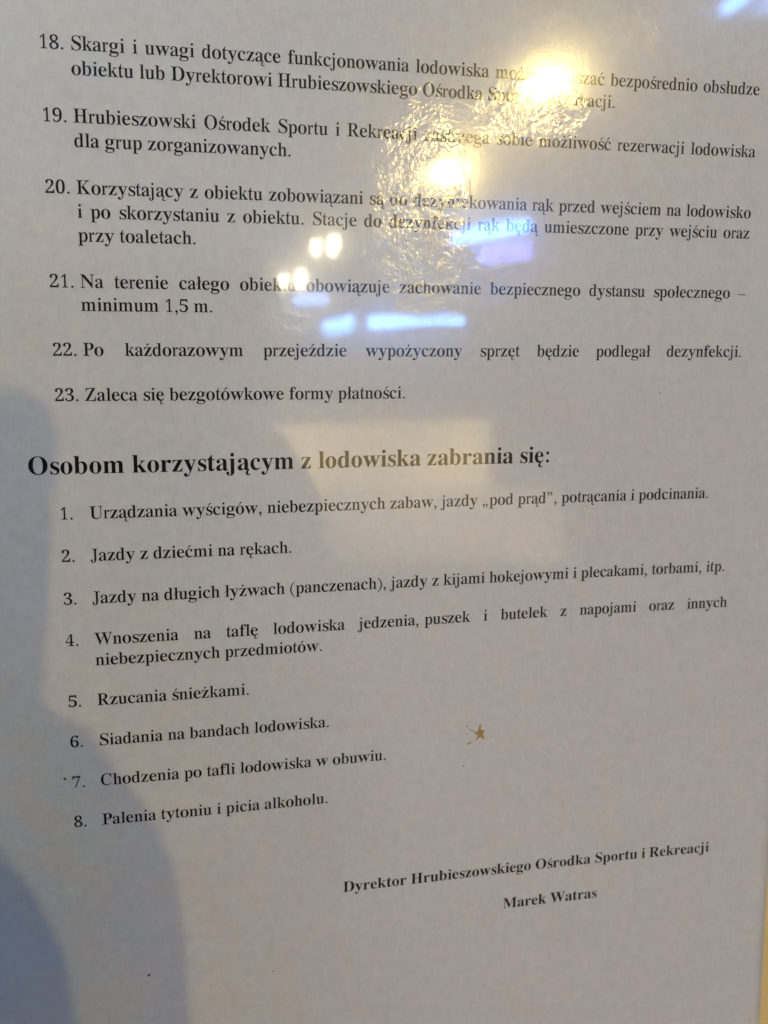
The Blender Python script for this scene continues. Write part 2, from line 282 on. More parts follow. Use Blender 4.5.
    ('r', 'D', 2, ((697, 339, 694, 276, 683, 218, 667, 169, 649, 136, 613, 90, 575, 59, 529, 32, 479, 14, 372, -1, 276, 0, 215, 13, 191, 14, 106, -2, 30, -3, 30, 29, 66, 34, 93, 42, 114, 61, 125, 82, 128, 111, 128, 557, 125, 590, 113, 615, 90, 637, 59, 646, 22, 650, 22, 681, 97, 680, 194, 663, 278, 679, 326, 682, 374, 681, 471, 664, 525, 644, 572, 617, 611, 584, 627, 565, 655, 525, 684, 454, 694, 399), (548, 341, 542, 421, 526, 499, 509, 538, 492, 566, 473, 588, 439, 618, 412, 631, 378, 638, 340, 641, 305, 637, 293, 633, 280, 621, 269, 604, 265, 582, 265, 107, 269, 76, 283, 56, 300, 44, 320, 40, 359, 40, 394, 44, 411, 48, 440, 63, 479, 95, 511, 142, 530, 193, 542, 254),)),
    ('r', 'H', 1, ((701, 650, 665, 644, 638, 634, 619, 614, 611, 601, 607, 564, 606, 354, 607, 120, 611, 83, 622, 62, 643, 42, 673, 33, 700, 29, 700, -3, 653, -4, 609, 1, 543, 15, 477, 0, 433, -4, 387, -3, 387, 29, 421, 34, 449, 43, 466, 58, 478, 79, 483, 120, 483, 294, 479, 333, 438, 329, 285, 329, 244, 333, 241, 294, 241, 120, 245, 80, 252, 66, 273, 44, 301, 34, 337, 29, 337, -3, 270, -2, 238, 2, 195, 13, 174, 14, 110, 0, 67, -4, 22, -3, 21, 29, 49, 33, 80, 41, 101, 60, 112, 80, 117, 120, 117, 564, 114, 592, 104, 613, 84, 634, 56, 644, 22, 650, 22, 681, 68, 682, 110, 678, 174, 664, 270, 681, 337, 681, 337, 650, 300, 644, 271, 635, 252, 616, 243, 597, 241, 409, 244, 369, 285, 373, 438, 373, 479, 369, 483, 409, 483, 571, 479, 602, 472, 616, 454, 635, 424, 644, 386, 650, 387, 681, 455, 681, 543, 663, 609, 677, 653, 682, 700, 681),)),
    ('r', 'J', 1, ((364, 650, 337, 645, 310, 635, 292, 613, 284, 592, 281, 90, 277, 52, 262, 0, 244, -36, 226, -58, 204, -76, 182, -88, 120, -99, 78, -92, 42, -72, 25, -51, 8, -23, -4, 21, -3, 47, 1, 68, 13, 87, 33, 100, 57, 99, 75, 91, 88, 75, 94, 52, 93, 26, 79, -19, 85, -44, 93, -52, 110, -57, 140, -53, 150, -45, 158, -33, 171, 6, 176, 152, 176, 546, 173, 590, 165, 611, 145, 633, 114, 644, 83, 650, 83, 681, 132, 682, 169, 678, 214, 665, 233, 664, 288, 678, 325, 682, 364, 681),)),
    ('r', 'K', 1, ((715, -3, 669, -3, 498, 14, 455, -3, 388, -3, 388, 28, 434, 32, 457, 40, 464, 52, 467, 48, 469, 66, 472, 56, 470, 66, 451, 99, 309, 298, 282, 330, 246, 301, 248, 89, 258, 66, 278, 44, 306, 34, 341, 29, 341, -3, 275, -2, 244, 2, 201, 13, 180, 14, 117, 0, 75, -4, 30, -3, 30, 29, 58, 33, 88, 41, 108, 60, 120, 80, 124, 120, 124, 564, 122, 592, 112, 613, 92, 635, 65, 645, 31, 650, 31, 681, 76, 682, 118, 678, 181, 664, 275, 681, 341, 681, 341, 650, 305, 644, 276, 635, 258, 616, 249, 597, 246, 384, 252, 336, 276, 361, 304, 380, 347, 448, 451, 565, 479, 606, 482, 628, 473, 638, 443, 646, 401, 650, 401, 681, 467, 682, 509, 676, 614, 682, 670, 681, 669, 650, 640, 648, 590, 634, 540, 603, 373, 422, 395, 380, 575, 134, 635, 67, 660, 44, 688, 33, 715, 29),)),
    ('r', 'N', 1, ((714, 650, 676, 645, 647, 635, 634, 618, 627, 590, 626, 267, 623, 243, 613, 208, 629, -18, 597, -18, 472, 158, 193, 501, 158, 534, 161, 485, 161, 117, 163, 80, 172, 55, 182, 43, 213, 34, 252, 29, 252, -3, 203, -4, 134, 1, 76, -4, 27, -3, 27, 29, 65, 33, 95, 43, 107, 58, 113, 80, 115, 117, 115, 507, 127, 566, 126, 578, 65, 637, 28, 651, 27, 681, 121, 676, 189, 663, 228, 665, 548, 271, 583, 238, 580, 287, 580, 569, 577, 604, 570, 624, 560, 634, 529, 644, 489, 650, 489, 681, 607, 678, 665, 682, 714, 681),)),
    ('r', 'O', 2, ((689, 339, 683, 269, 666, 204, 638, 144, 600, 91, 558, 50, 508, 17, 471, 1, 417, -14, 360, -20, 304, -13, 227, 11, 173, 47, 126, 91, 88, 144, 60, 203, 43, 269, 38, 339, 43, 409, 60, 474, 88, 534, 135, 596, 184, 640, 230, 667, 309, 692, 367, 698, 423, 691, 499, 667, 554, 632, 601, 588, 638, 536, 666, 476, 683, 410), (545, 339, 539, 428, 523, 503, 499, 564, 466, 608, 443, 631, 424, 643, 404, 651, 374, 655, 327, 653, 298, 645, 275, 631, 252, 608, 228, 572, 214, 547, 200, 505, 185, 423, 180, 339, 186, 250, 202, 175, 227, 115, 259, 70, 282, 48, 301, 35, 322, 27, 351, 23, 398, 25, 427, 33, 450, 47, 472, 70, 497, 105, 511, 131, 525, 173, 540, 255),)),
    ('r', 'P', 2, ((554, 494, 547, 436, 530, 398, 503, 365, 466, 338, 418, 316, 380, 308, 285, 303, 247, 308, 242, 271, 242, 109, 246, 80, 254, 66, 275, 44, 303, 34, 339, 29, 339, -3, 272, -2, 239, 2, 196, 13, 175, 14, 110, 0, 67, -4, 21, -3, 21, 29, 49, 33, 80, 41, 101, 60, 113, 80, 117, 120, 117, 564, 115, 592, 105, 613, 84, 634, 56, 644, 22, 650, 22, 681, 68, 682, 112, 677, 177, 663, 243, 677, 321, 680, 399, 672, 429, 664, 481, 638, 503, 621, 521, 600, 536, 577, 546, 552), (418, 490, 414, 534, 405, 571, 395, 591, 378, 613, 358, 629, 332, 637, 296, 639, 266, 633, 248, 614, 242, 599, 242, 378, 247, 340, 339, 351, 357, 359, 379, 375, 397, 398, 406, 419, 415, 452),)),
    ('r', 'R', 2, ((661, -3, 615, -3, 471, 14, 322, 263, 278, 313, 244, 317, 240, 281, 240, 109, 244, 80, 251, 66, 272, 44, 300, 34, 336, 29, 335, -3, 269, -2, 237, 2, 194, 13, 173, 14, 109, 0, 67, -4, 21, -3, 21, 29, 49, 33, 80, 41, 100, 60, 112, 80, 116, 120, 116, 564, 114, 592, 104, 613, 84, 634, 56, 644, 22, 650, 22, 681, 69, 682, 113, 677, 178, 663, 244, 677, 299, 681, 351, 678, 408, 669, 438, 660, 487, 635, 522, 607, 545, 572, 557, 530, 558, 476, 548, 434, 530, 402, 499, 372, 458, 346, 421, 335, 534, 148, 574, 91, 618, 41, 636, 33, 660, 28), (429, 500, 425, 537, 413, 575, 397, 600, 378, 619, 350, 634, 329, 638, 290, 638, 264, 631, 246, 611, 240, 590, 240, 384, 244, 347, 280, 352, 345, 347, 366, 356, 399, 399, 415, 429, 425, 462),)),
    ('r', 'S', 1, ((535, 186, 526, 129, 503, 79, 466, 37, 447, 23, 414, 6, 351, -12, 282, -17, 231, -11, 121, 22, 109, 12, 97, -18, 64, -19, 71, 68, 64, 237, 99, 237, 117, 166, 149, 95, 192, 55, 228, 35, 255, 28, 299, 25, 341, 29, 368, 38, 390, 54, 407, 74, 420, 96, 427, 123, 429, 147, 423, 173, 411, 198, 391, 221, 364, 241, 237, 305, 179, 339, 136, 374, 107, 412, 93, 444, 88, 468, 85, 506, 88, 539, 95, 570, 106, 598, 122, 624, 143, 646, 167, 664, 195, 678, 225, 690, 258, 697, 300, 697, 349, 691, 459, 660, 472, 668, 483, 696, 517, 696, 511, 625, 517, 472, 486, 473, 466, 537, 440, 582, 428, 598, 384, 633, 328, 654, 303, 658, 276, 657, 242, 650, 220, 640, 202, 624, 190, 604, 181, 574, 179, 550, 183, 528, 193, 507, 208, 488, 228, 471, 271, 445, 422, 371, 457, 349, 484, 325, 509, 295, 522, 269, 532, 232),)),
    ('r', 'U', 1, ((706, 650, 649, 634, 638, 624, 630, 602, 626, 563, 625, 240, 620, 185, 604, 116, 586, 78, 563, 48, 519, 14, 483, -2, 441, -13, 394, -18, 325, -17, 272, -6, 234, 9, 190, 37, 168, 61, 150, 90, 138, 124, 126, 184, 124, 564, 121, 592, 110, 613, 89, 634, 59, 644, 22, 650, 22, 681, 71, 682, 117, 678, 186, 664, 289, 681, 361, 681, 361, 650, 321, 644, 289, 635, 269, 616, 259, 597, 258, 190, 262, 158, 271, 122, 282, 98, 299, 74, 316, 59, 346, 44, 394, 33, 441, 35, 471, 41, 497, 51, 519, 66, 538, 84, 554, 106, 571, 153, 580, 198, 581, 563, 578, 597, 570, 622, 558, 634, 526, 644, 484, 650, 484, 681, 533, 682, 600, 677, 705, 681),)),
    ('r', 'W', 1, ((930, 681, 929, 651, 896, 637, 888, 631, 879, 618, 862, 581, 759, 257, 749, 235, 729, 204, 689, 41, 672, -14, 644, -17, 585, 198, 507, 431, 487, 473, 472, 427, 396, 228, 386, 206, 364, 177, 306, -16, 276, -12, 261, 29, 223, 181, 92, 577, 76, 607, 53, 636, 30, 646, 6, 650, 6, 681, 54, 681, 178, 663, 234, 680, 294, 681, 293, 650, 261, 645, 240, 636, 223, 616, 222, 596, 232, 551, 329, 258, 349, 215, 364, 261, 438, 459, 449, 480, 465, 499, 476, 524, 459, 578, 443, 609, 418, 636, 357, 650, 357, 681, 416, 681, 494, 670, 539, 677, 573, 675, 606, 681, 665, 681, 665, 650, 629, 646, 604, 636, 589, 609, 586, 613, 585, 603, 690, 277, 711, 234, 810, 557, 819, 597, 817, 623, 809, 636, 783, 645, 751, 650, 751, 681, 797, 682, 851, 677),)),
    ('r', 'Z', 1, ((578, 247, 573, 186, 552, 47, 554, -2, 510, 5, 446, 0, 233, 0, 212, 3, 180, 14, 28, -3, 27, 16, 108, 132, 368, 603, 385, 642, 355, 638, 228, 634, 202, 628, 172, 615, 145, 596, 120, 559, 107, 530, 88, 469, 60, 468, 81, 643, 79, 680, 113, 675, 359, 680, 380, 677, 412, 665, 554, 681, 554, 660, 475, 545, 217, 80, 199, 39, 242, 43, 344, 43, 379, 47, 425, 60, 465, 79, 488, 98, 521, 153, 550, 246),)),
    ('r', 'a', 2, ((443, 40, 417, 15, 389, 15, 355, 2, 335, -2, 302, 1, 287, 9, 278, 21, 264, 58, 248, 37, 221, 16, 161, -7, 129, -8, 87, -2, 59, 10, 42, 24, 25, 55, 19, 94, 20, 117, 26, 139, 43, 169, 71, 198, 119, 232, 193, 266, 231, 279, 263, 284, 267, 305, 265, 368, 254, 402, 241, 421, 228, 430, 186, 436, 148, 431, 127, 417, 123, 396, 140, 363, 144, 347, 141, 327, 131, 310, 114, 298, 93, 293, 73, 294, 57, 300, 45, 312, 37, 327, 34, 365, 46, 399, 77, 438, 128, 467, 165, 475, 206, 478, 284, 465, 316, 450, 343, 430, 356, 413, 367, 393, 378, 343, 379, 93, 382, 64, 388, 55, 399, 52, 427, 64), (267, 128, 267, 218, 263, 254, 187, 216, 172, 205, 163, 193, 140, 145, 136, 110, 141, 84, 164, 58, 181, 51, 193, 52, 221, 64, 243, 80, 260, 85, 267, 93),)),
    ('r', 'b', 2, ((466, 247, 464, 204, 458, 164, 437, 104, 406, 54, 382, 28, 359, 10, 334, -3, 289, -15, 239, -16, 213, -10, 189, 3, 140, 46, 70, -20, 51, -20, 55, 43, 65, 102, 64, 596, 60, 618, 46, 637, 3, 652, 3, 681, 59, 679, 124, 664, 191, 680, 179, 606, 179, 451, 183, 407, 196, 429, 217, 448, 266, 469, 292, 473, 315, 473, 343, 466, 368, 456, 391, 440, 411, 421, 442, 371, 459, 319), (350, 238, 348, 290, 339, 339, 325, 376, 308, 398, 279, 413, 253, 416, 230, 408, 211, 396, 189, 389, 179, 360, 179, 94, 182, 78, 198, 53, 220, 32, 252, 25, 278, 27, 294, 34, 312, 54, 330, 90, 339, 124, 347, 176),)),
    ('r', 'c', 1, ((432, 90, 403, 55, 378, 35, 317, 2, 272, -10, 225, -12, 180, -5, 139, 11, 95, 43, 66, 76, 39, 127, 26, 173, 21, 223, 25, 277, 38, 326, 61, 371, 91, 410, 119, 435, 141, 448, 188, 469, 227, 478, 269, 478, 322, 467, 353, 453, 378, 434, 395, 413, 402, 398, 408, 374, 407, 351, 401, 335, 390, 323, 357, 313, 321, 318, 304, 333, 296, 361, 296, 401, 281, 430, 254, 438, 229, 436, 198, 425, 188, 416, 169, 384, 152, 329, 146, 257, 151, 198, 163, 157, 179, 121, 207, 89, 239, 68, 275, 59, 323, 59, 364, 78, 406, 111),)),
    ('r', 'd', 2, ((481, 13, 439, 12, 384, 20, 293, -18, 299, 37, 298, 63, 280, 29, 264, 13, 246, 2, 207, -12, 177, -15, 158, -13, 115, 4, 86, 27, 56, 65, 37, 103, 25, 146, 20, 181, 18, 234, 21, 276, 28, 315, 39, 350, 53, 381, 76, 417, 105, 445, 130, 460, 157, 470, 186, 474, 224, 469, 264, 452, 284, 436, 301, 409, 305, 453, 304, 610, 282, 637, 258, 646, 225, 651, 225, 682, 296, 679, 363, 664, 432, 680, 420, 607, 421, 98, 424, 74, 431, 65, 443, 56, 480, 43), (305, 148, 305, 360, 299, 384, 291, 392, 273, 396, 236, 416, 217, 418, 201, 414, 181, 403, 164, 383, 151, 353, 142, 314, 136, 247, 137, 192, 144, 131, 153, 95, 167, 68, 186, 52, 206, 44, 230, 44, 254, 58, 296, 91, 305, 112),)),
    ('r', 'e', 2, ((432, 108, 403, 68, 377, 44, 337, 16, 316, 5, 282, -6, 246, -11, 186, -7, 145, 6, 100, 35, 70, 67, 47, 106, 31, 153, 22, 205, 22, 260, 29, 310, 45, 355, 75, 403, 99, 427, 126, 449, 157, 463, 202, 476, 244, 477, 278, 472, 322, 453, 347, 437, 377, 403, 399, 362, 423, 268, 426, 245, 349, 255, 287, 246, 200, 246, 155, 249, 153, 211, 157, 179, 169, 142, 187, 107, 215, 81, 241, 69, 293, 63, 329, 69, 361, 89, 403, 132), (303, 309, 296, 375, 276, 423, 262, 432, 239, 438, 219, 437, 195, 427, 179, 407, 164, 375, 154, 330, 152, 303, 155, 284, 198, 288, 301, 285),)),
    ('r', 'f', 1, ((392, 595, 386, 565, 379, 554, 367, 543, 344, 537, 311, 543, 294, 557, 287, 578, 288, 593, 301, 641, 299, 648, 293, 652, 273, 656, 253, 653, 238, 647, 225, 622, 218, 596, 214, 498, 218, 459, 311, 464, 311, 410, 218, 415, 214, 377, 215, 79, 223, 58, 238, 41, 264, 31, 306, 27, 306, -3, 230, -2, 158, 13, 86, -2, 22, -3, 22, 27, 50, 32, 70, 39, 86, 57, 91, 71, 93, 100, 93, 377, 89, 415, 26, 410, 32, 432, 26, 464, 89, 459, 96, 568, 112, 615, 144, 652, 182, 678, 239, 694, 277, 696, 311, 690, 339, 678, 355, 667, 373, 649, 385, 630),)),
    ('r', 'g', 3, ((480, 455, 480, 397, 394, 401, 421, 350, 427, 322, 428, 295, 418, 250, 408, 229, 388, 205, 348, 175, 304, 158, 251, 149, 169, 156, 163, 138, 147, 121, 141, 106, 146, 79, 171, 67, 205, 64, 304, 63, 355, 58, 403, 46, 436, 28, 450, 15, 460, -2, 472, -46, 469, -95, 452, -130, 422, -160, 381, -186, 346, -198, 285, -209, 213, -212, 156, -207, 96, -195, 51, -175, 29, -154, 17, -133, 13, -111, 16, -91, 31, -70, 50, -55, 77, -43, 104, -37, 49, 5, 36, 28, 33, 58, 53, 90, 81, 116, 100, 142, 125, 159, 140, 165, 102, 187, 70, 214, 48, 244, 41, 260, 33, 296, 33, 333, 39, 365, 55, 394, 84, 426, 114, 448, 142, 461, 195, 475, 230, 478, 267, 475, 325, 460, 360, 442, 372, 442, 407, 453), (306, 308, 299, 382, 292, 398, 271, 426, 249, 436, 224, 438, 201, 432, 186, 422, 171, 398, 161, 372, 154, 314, 157, 277, 164, 247, 174, 223, 190, 201, 206, 193, 230, 189, 255, 193, 271, 201, 287, 223, 297, 247), (395, -93, 392, -74, 385, -62, 371, -53, 353, -47, 304, -42, 139, -43, 128, -53, 106, -83, 99, -101, 98, -113, 102, -124, 116, -142, 148, -161, 197, -169, 266, -169, 336, -157, 370, -142, 389, -125),)),
    ('r', 'h', 1, ((495, 8, 494, -3, 448, -2, 381, 13, 315, -2, 268, -3, 268, 27, 290, 30, 308, 41, 321, 61, 326, 94, 326, 323, 323, 360, 316, 382, 307, 394, 295, 400, 272, 404, 248, 397, 197, 365, 187, 354, 187, 71, 193, 55, 206, 39, 223, 31, 243, 27, 244, -3, 198, -3, 135, 13, 61, -3, 16, -3, 16, 27, 40, 32, 58, 41, 71, 59, 76, 83, 75, 606, 69, 622, 56, 639, 18, 653, 18, 681, 62, 681, 134, 664, 198, 680, 187, 608, 187, 432, 191, 389, 205, 414, 229, 437, 268, 462, 297, 470, 327, 471, 366, 462, 383, 454, 409, 430, 427, 393, 436, 344, 437, 71, 443, 55, 456, 39, 474, 31, 494, 27),)),
    ('r', 'i', 2, ((210, 614, 206, 588, 193, 568, 173, 554, 150, 549, 126, 554, 106, 568, 93, 588, 89, 614, 93, 640, 106, 661, 126, 675, 150, 680, 174, 675, 193, 661, 206, 640), (263, 27, 263, -3, 217, -2, 153, 14, 78, -3, 32, -3, 32, 27, 53, 31, 74, 41, 88, 59, 93, 83, 91, 396, 75, 423, 57, 431, 36, 434, 36, 465, 83, 464, 150, 448, 218, 464, 206, 391, 207, 71, 212, 55, 225, 39, 242, 31),)),
    ('r', 'j', 2, ((180, 616, 177, 591, 165, 570, 148, 556, 131, 551, 110, 554, 92, 566, 79, 586, 74, 610, 76, 637, 86, 659, 103, 675, 122, 682, 144, 679, 162, 667, 177, 642), (193, 464, 182, 391, 182, -49, 174, -106, 155, -150, 141, -169, 114, -191, 93, -202, 62, -210, 35, -212, 17, -210, -15, -195, -36, -177, -58, -140, -64, -104, -58, -74, -41, -55, -20, -50, 7, -59, 20, -75, 24, -98, 22, -114, 12, -136, 9, -150, 14, -163, 31, -170, 53, -168, 63, -161, 74, -138, 80, -112, 84, -9, 84, 387, 78, 405, 65, 423, 46, 431, 22, 435, 22, 466, 71, 465, 136, 448),)),
    ('r', 'k', 1, ((512, -3, 477, -3, 358, 11, 315, -3, 280, -3, 280, 27, 310, 32, 320, 38, 324, 51, 328, 47, 328, 56, 318, 78, 218, 229, 186, 205, 187, 71, 193, 55, 206, 39, 223, 31, 244, 27, 244, -3, 198, -2, 135, 13, 61, -3, 16, -3, 15, 27, 41, 32, 58, 41, 72, 59, 76, 83, 76, 606, 71, 623, 58, 639, 20, 651, 20, 681, 66, 680, 131, 665, 198, 680, 187, 607, 187, 287, 192, 240, 235, 277, 266, 328, 311, 380, 326, 402, 328, 414, 325, 422, 304, 431, 273, 434, 273, 465, 318, 466, 361, 462, 469, 465, 470, 433, 437, 428, 397, 411, 379, 396, 297, 309, 317, 267, 424, 104, 475, 42, 511, 26),)),
    ('r', 'l', 1, ((263, 27, 263, -3, 217, -2, 153, 14, 78, -3, 32, -3, 32, 27, 53, 31, 74, 41, 88, 59, 93, 83, 92, 605, 87, 621, 75, 639, 57, 647, 36, 652, 35, 681, 82, 680, 149, 664, 218, 680, 206, 607, 206, 77, 210, 60, 225, 39, 242, 31),)),
    ('r', 'm', 1, ((753, 8, 753, -3, 706, -2, 639, 13, 572, -2, 524, -3, 524, 27, 544, 31, 562, 39, 578, 60, 582, 83, 582, 323, 579, 360, 572, 382, 563, 394, 551, 400, 527, 404, 503, 397, 443, 354, 443, 71, 448, 56, 461, 39, 479, 31, 500, 27, 499, -3, 452, -2, 386, 13, 320, -2, 273, -3, 273, 27, 293, 31, 311, 39, 327, 60, 331, 83, 331, 323, 328, 360, 321, 382, 312, 394, 300, 400, 276, 404, 259, 400, 244, 392, 197, 360, 191, 352, 192, 71, 197, 56, 210, 40, 246, 26, 247, -3, 200, -2, 132, 13, 65, -3, 17, -3, 17, 27, 42, 32, 60, 41, 74, 59, 79, 83, 78, 389, 72, 405, 59, 422, 40, 431, 19, 436, 19, 465, 66, 464, 134, 449, 203, 464, 194, 417, 196, 386, 209, 411, 234, 437, 273, 461, 300, 470, 347, 469, 391, 454, 419, 429, 442, 383, 455, 407, 473, 428, 508, 453, 537, 466, 552, 470, 584, 471, 623, 462, 641, 454, 655, 443, 673, 420, 685, 393, 690, 370, 695, 315, 697, 65, 714, 39, 732, 31, 753, 27),)),
    ('r', 'n', 1, ((495, 8, 494, -3, 448, -2, 381, 13, 315, -2, 268, -3, 268, 27, 290, 30, 308, 41, 321, 61, 326, 94, 326, 323, 323, 360, 316, 382, 307, 394, 295, 400, 272, 404, 248, 398, 193, 360, 187, 352, 187, 71, 193, 55, 206, 39, 223, 31, 243, 27, 244, -3, 198, -3, 135, 13, 61, -3, 16, -3, 16, 27, 40, 32, 58, 41, 71, 59, 76, 83, 75, 390, 70, 405, 56, 422, 38, 431, 18, 436, 18, 465, 62, 465, 134, 448, 198, 464, 190, 419, 192, 390, 205, 415, 216, 427, 254, 455, 282, 467, 312, 471, 349, 467, 383, 454, 398, 443, 419, 414, 427, 393, 436, 344, 437, 71, 443, 55, 456, 39, 474, 31, 494, 27),)),
    ('r', 'o', 2, ((480, 229, 476, 176, 463, 128, 441, 85, 412, 48, 386, 24, 354, 5, 293, -16, 251, -19, 209, -16, 147, 6, 114, 25, 87, 50, 58, 87, 36, 130, 24, 178, 20, 229, 24, 282, 36, 329, 58, 373, 87, 410, 124, 442, 158, 459, 202, 474, 250, 478, 292, 475, 341, 459, 375, 442, 412, 411, 441, 374, 463, 331, 476, 283), (346, 229, 337, 339, 327, 377, 310, 411, 294, 429, 267, 439, 234, 439, 206, 428, 189, 411, 171, 370, 161, 321, 156, 247, 157, 181, 165, 112, 175, 77, 195, 43, 213, 29, 251, 21, 289, 29, 307, 43, 327, 77, 336, 112, 343, 169),)),
    ('r', 'p', 2, ((477, 238, 470, 158, 453, 100, 427, 52, 408, 29, 386, 10, 361, -4, 333, -13, 314, -15, 287, -12, 251, 0, 227, 13, 208, 34, 196, 56, 191, 14, 191, -94, 195, -134, 202, -149, 218, -167, 244, -176, 275, -180, 275, -210, 205, -209, 139, -194, 62, -210, 15, -210, 16, -182, 55, -168, 72, -148, 76, -135, 77, -103, 76, 387, 70, 407, 58, 421, 19, 437, 18, 465, 64, 465, 130, 449, 151, 451, 197, 464, 188, 415, 191, 383, 201, 409, 222, 436, 247, 455, 273, 467, 318, 474, 347, 470, 373, 460, 396, 445, 417, 426, 434, 403, 449, 376, 470, 312), (360, 230, 358, 281, 350, 338, 335, 380, 318, 400, 290, 412, 265, 413, 243, 401, 215, 372, 196, 360, 191, 352, 191, 100, 204, 76, 245, 51, 269, 43, 293, 46, 320, 63, 336, 86, 348, 119, 356, 169),)),
    ('r', 'r', 1, ((323, 396, 317, 365, 304, 348, 293, 341, 279, 340, 262, 344, 236, 382, 215, 387, 209, 385, 190, 363, 174, 351, 168, 338, 162, 286, 163, 69, 180, 41, 199, 32, 228, 27, 228, -3, 172, -2, 120, 14, 58, -3, 20, -3, 20, 27, 38, 31, 55, 41, 66, 59, 70, 83, 68, 396, 56, 422, 43, 430, 23, 434, 24, 465, 61, 464, 114, 448, 168, 464, 159, 408, 163, 366, 177, 404, 203, 437, 225, 455, 256, 466, 282, 464, 302, 453, 317, 429),)),
    ('r', 's', 1, ((391, 127, 386, 89, 367, 46, 342, 19, 310, 0, 260, -14, 213, -17, 173, -10, 115, 12, 103, 13, 91, 9, 76, -15, 46, -15, 49, 44, 46, 160, 79, 159, 98, 101, 115, 73, 146, 47, 188, 29, 228, 25, 265, 33, 278, 43, 287, 55, 298, 87, 298, 104, 292, 122, 273, 145, 243, 165, 127, 223, 92, 252, 69, 283, 59, 320, 60, 363, 75, 404, 104, 441, 147, 465, 200, 478, 250, 475, 328, 454, 338, 456, 353, 477, 380, 477, 376, 408, 380, 328, 350, 328, 330, 377, 315, 400, 294, 417, 250, 435, 215, 436, 180, 428, 162, 408, 154, 376, 162, 349, 184, 326, 318, 258, 359, 225, 373, 208, 383, 186, 389, 161),)),
    ('r', 't', 1, ((276, 99, 258, 56, 242, 32, 210, 4, 182, -8, 141, -6, 104, 5, 86, 22, 72, 56, 67, 95, 67, 379, 64, 418, 25, 413, 30, 436, 29, 450, 54, 465, 77, 490, 156, 633, 179, 633, 172, 459, 256, 464, 256, 413, 170, 418, 167, 380, 167, 145, 171, 88, 182, 67, 194, 62, 210, 60, 234, 81, 252, 114),)),
    ('r', 'u', 1, ((490, 47, 490, 16, 448, 14, 403, 23, 393, 22, 305, -18, 310, 64, 295, 38, 277, 21, 242, 1, 213, -10, 189, -12, 161, -10, 131, -2, 107, 12, 95, 24, 82, 48, 69, 102, 65, 389, 59, 406, 45, 423, 8, 436, 7, 465, 52, 465, 125, 448, 190, 464, 178, 392, 179, 104, 184, 84, 194, 68, 208, 59, 232, 53, 259, 60, 305, 86, 316, 99, 317, 122, 316, 391, 308, 408, 294, 424, 276, 431, 251, 435, 250, 466, 308, 464, 373, 449, 440, 464, 428, 390, 429, 84, 435, 69, 448, 58),)),
    ('r', 'w', 1, ((723, 465, 722, 437, 692, 425, 682, 414, 593, 206, 563, 166, 501, -14, 473, -13, 469, -4, 427, 159, 392, 262, 373, 303, 358, 259, 325, 183, 295, 143, 242, -16, 210, -16, 159, 143, 70, 364, 53, 396, 31, 421, 1, 435, 0, 465, 40, 464, 151, 449, 164, 450, 201, 465, 241, 465, 241, 434, 205, 426, 192, 414, 190, 402, 197, 375, 259, 218, 280, 179, 294, 222, 327, 297, 351, 325, 364, 349, 342, 398, 324, 423, 307, 431, 282, 437, 282, 465, 321, 465, 382, 457, 418, 458, 443, 453, 479, 464, 531, 465, 532, 434, 507, 430, 489, 423, 481, 407, 475, 410, 474, 403, 527, 241, 546, 200, 561, 242, 622, 385, 628, 410, 624, 424, 578, 437, 578, 465, 650, 463),)),
    ('r', 'y', 1, ((498, 465, 497, 435, 462, 421, 442, 388, 357, 173, 329, 133, 272, -51, 252, -99, 230, -136, 213, -158, 191, -179, 173, -191, 149, -202, 129, -207, 107, -206, 70, -200, 46, -189, 24, -167, 13, -132, 16, -103, 31, -80, 43, -74, 66, -68, 86, -69, 105, -75, 117, -84, 125, -97, 126, -134, 126, -130, 142, -145, 159, -146, 180, -127, 205, -92, 222, -54, 239, -6, 192, 127, 88, 366, 74, 389, 44, 423, 26, 431, 5, 435, 4, 465, 45, 465, 173, 449, 185, 450, 223, 465, 277, 465, 277, 434, 225, 425, 212, 413, 210, 405, 217, 380, 289, 206, 310, 167, 324, 209, 386, 369, 396, 402, 395, 417, 390, 424, 368, 431, 337, 434, 337, 465, 430, 463),)),
    ('r', 'z', 1, ((419, 162, 405, 34, 406, -2, 367, 1, 196, -2, 148, 12, 11, -3, 11, 21, 84, 120, 241, 392, 258, 428, 150, 422, 117, 413, 99, 399, 84, 380, 63, 320, 31, 319, 40, 415, 40, 464, 90, 462, 234, 465, 282, 450, 416, 465, 414, 433, 351, 344, 195, 73, 177, 35, 278, 42, 319, 55, 341, 71, 360, 94, 389, 162),)),
    ('r', 'ó', 2, ((480, 229, 476, 176, 463, 128, 441, 85, 412, 48, 386, 24, 354, 5, 293, -16, 251, -19, 209, -16, 147, 6, 114, 25, 87, 50, 58, 87, 36, 130, 24, 178, 20, 229, 24, 282, 36, 329, 58, 373, 87, 410, 124, 442, 158, 459, 202, 474, 250, 478, 292, 475, 341, 459, 375, 442, 412, 411, 441, 374, 463, 331, 476, 283), (346, 229, 337, 339, 327, 377, 310, 411, 294, 429, 267, 439, 234, 439, 206, 428, 189, 411, 171, 370, 161, 321, 156, 247, 157, 181, 165, 112, 175, 77, 195, 43, 213, 29, 251, 21, 289, 29, 307, 43, 327, 77, 336, 112, 343, 169), (355, 655, 340, 625, 205, 505, 170, 505, 275, 670, 325, 680),)),
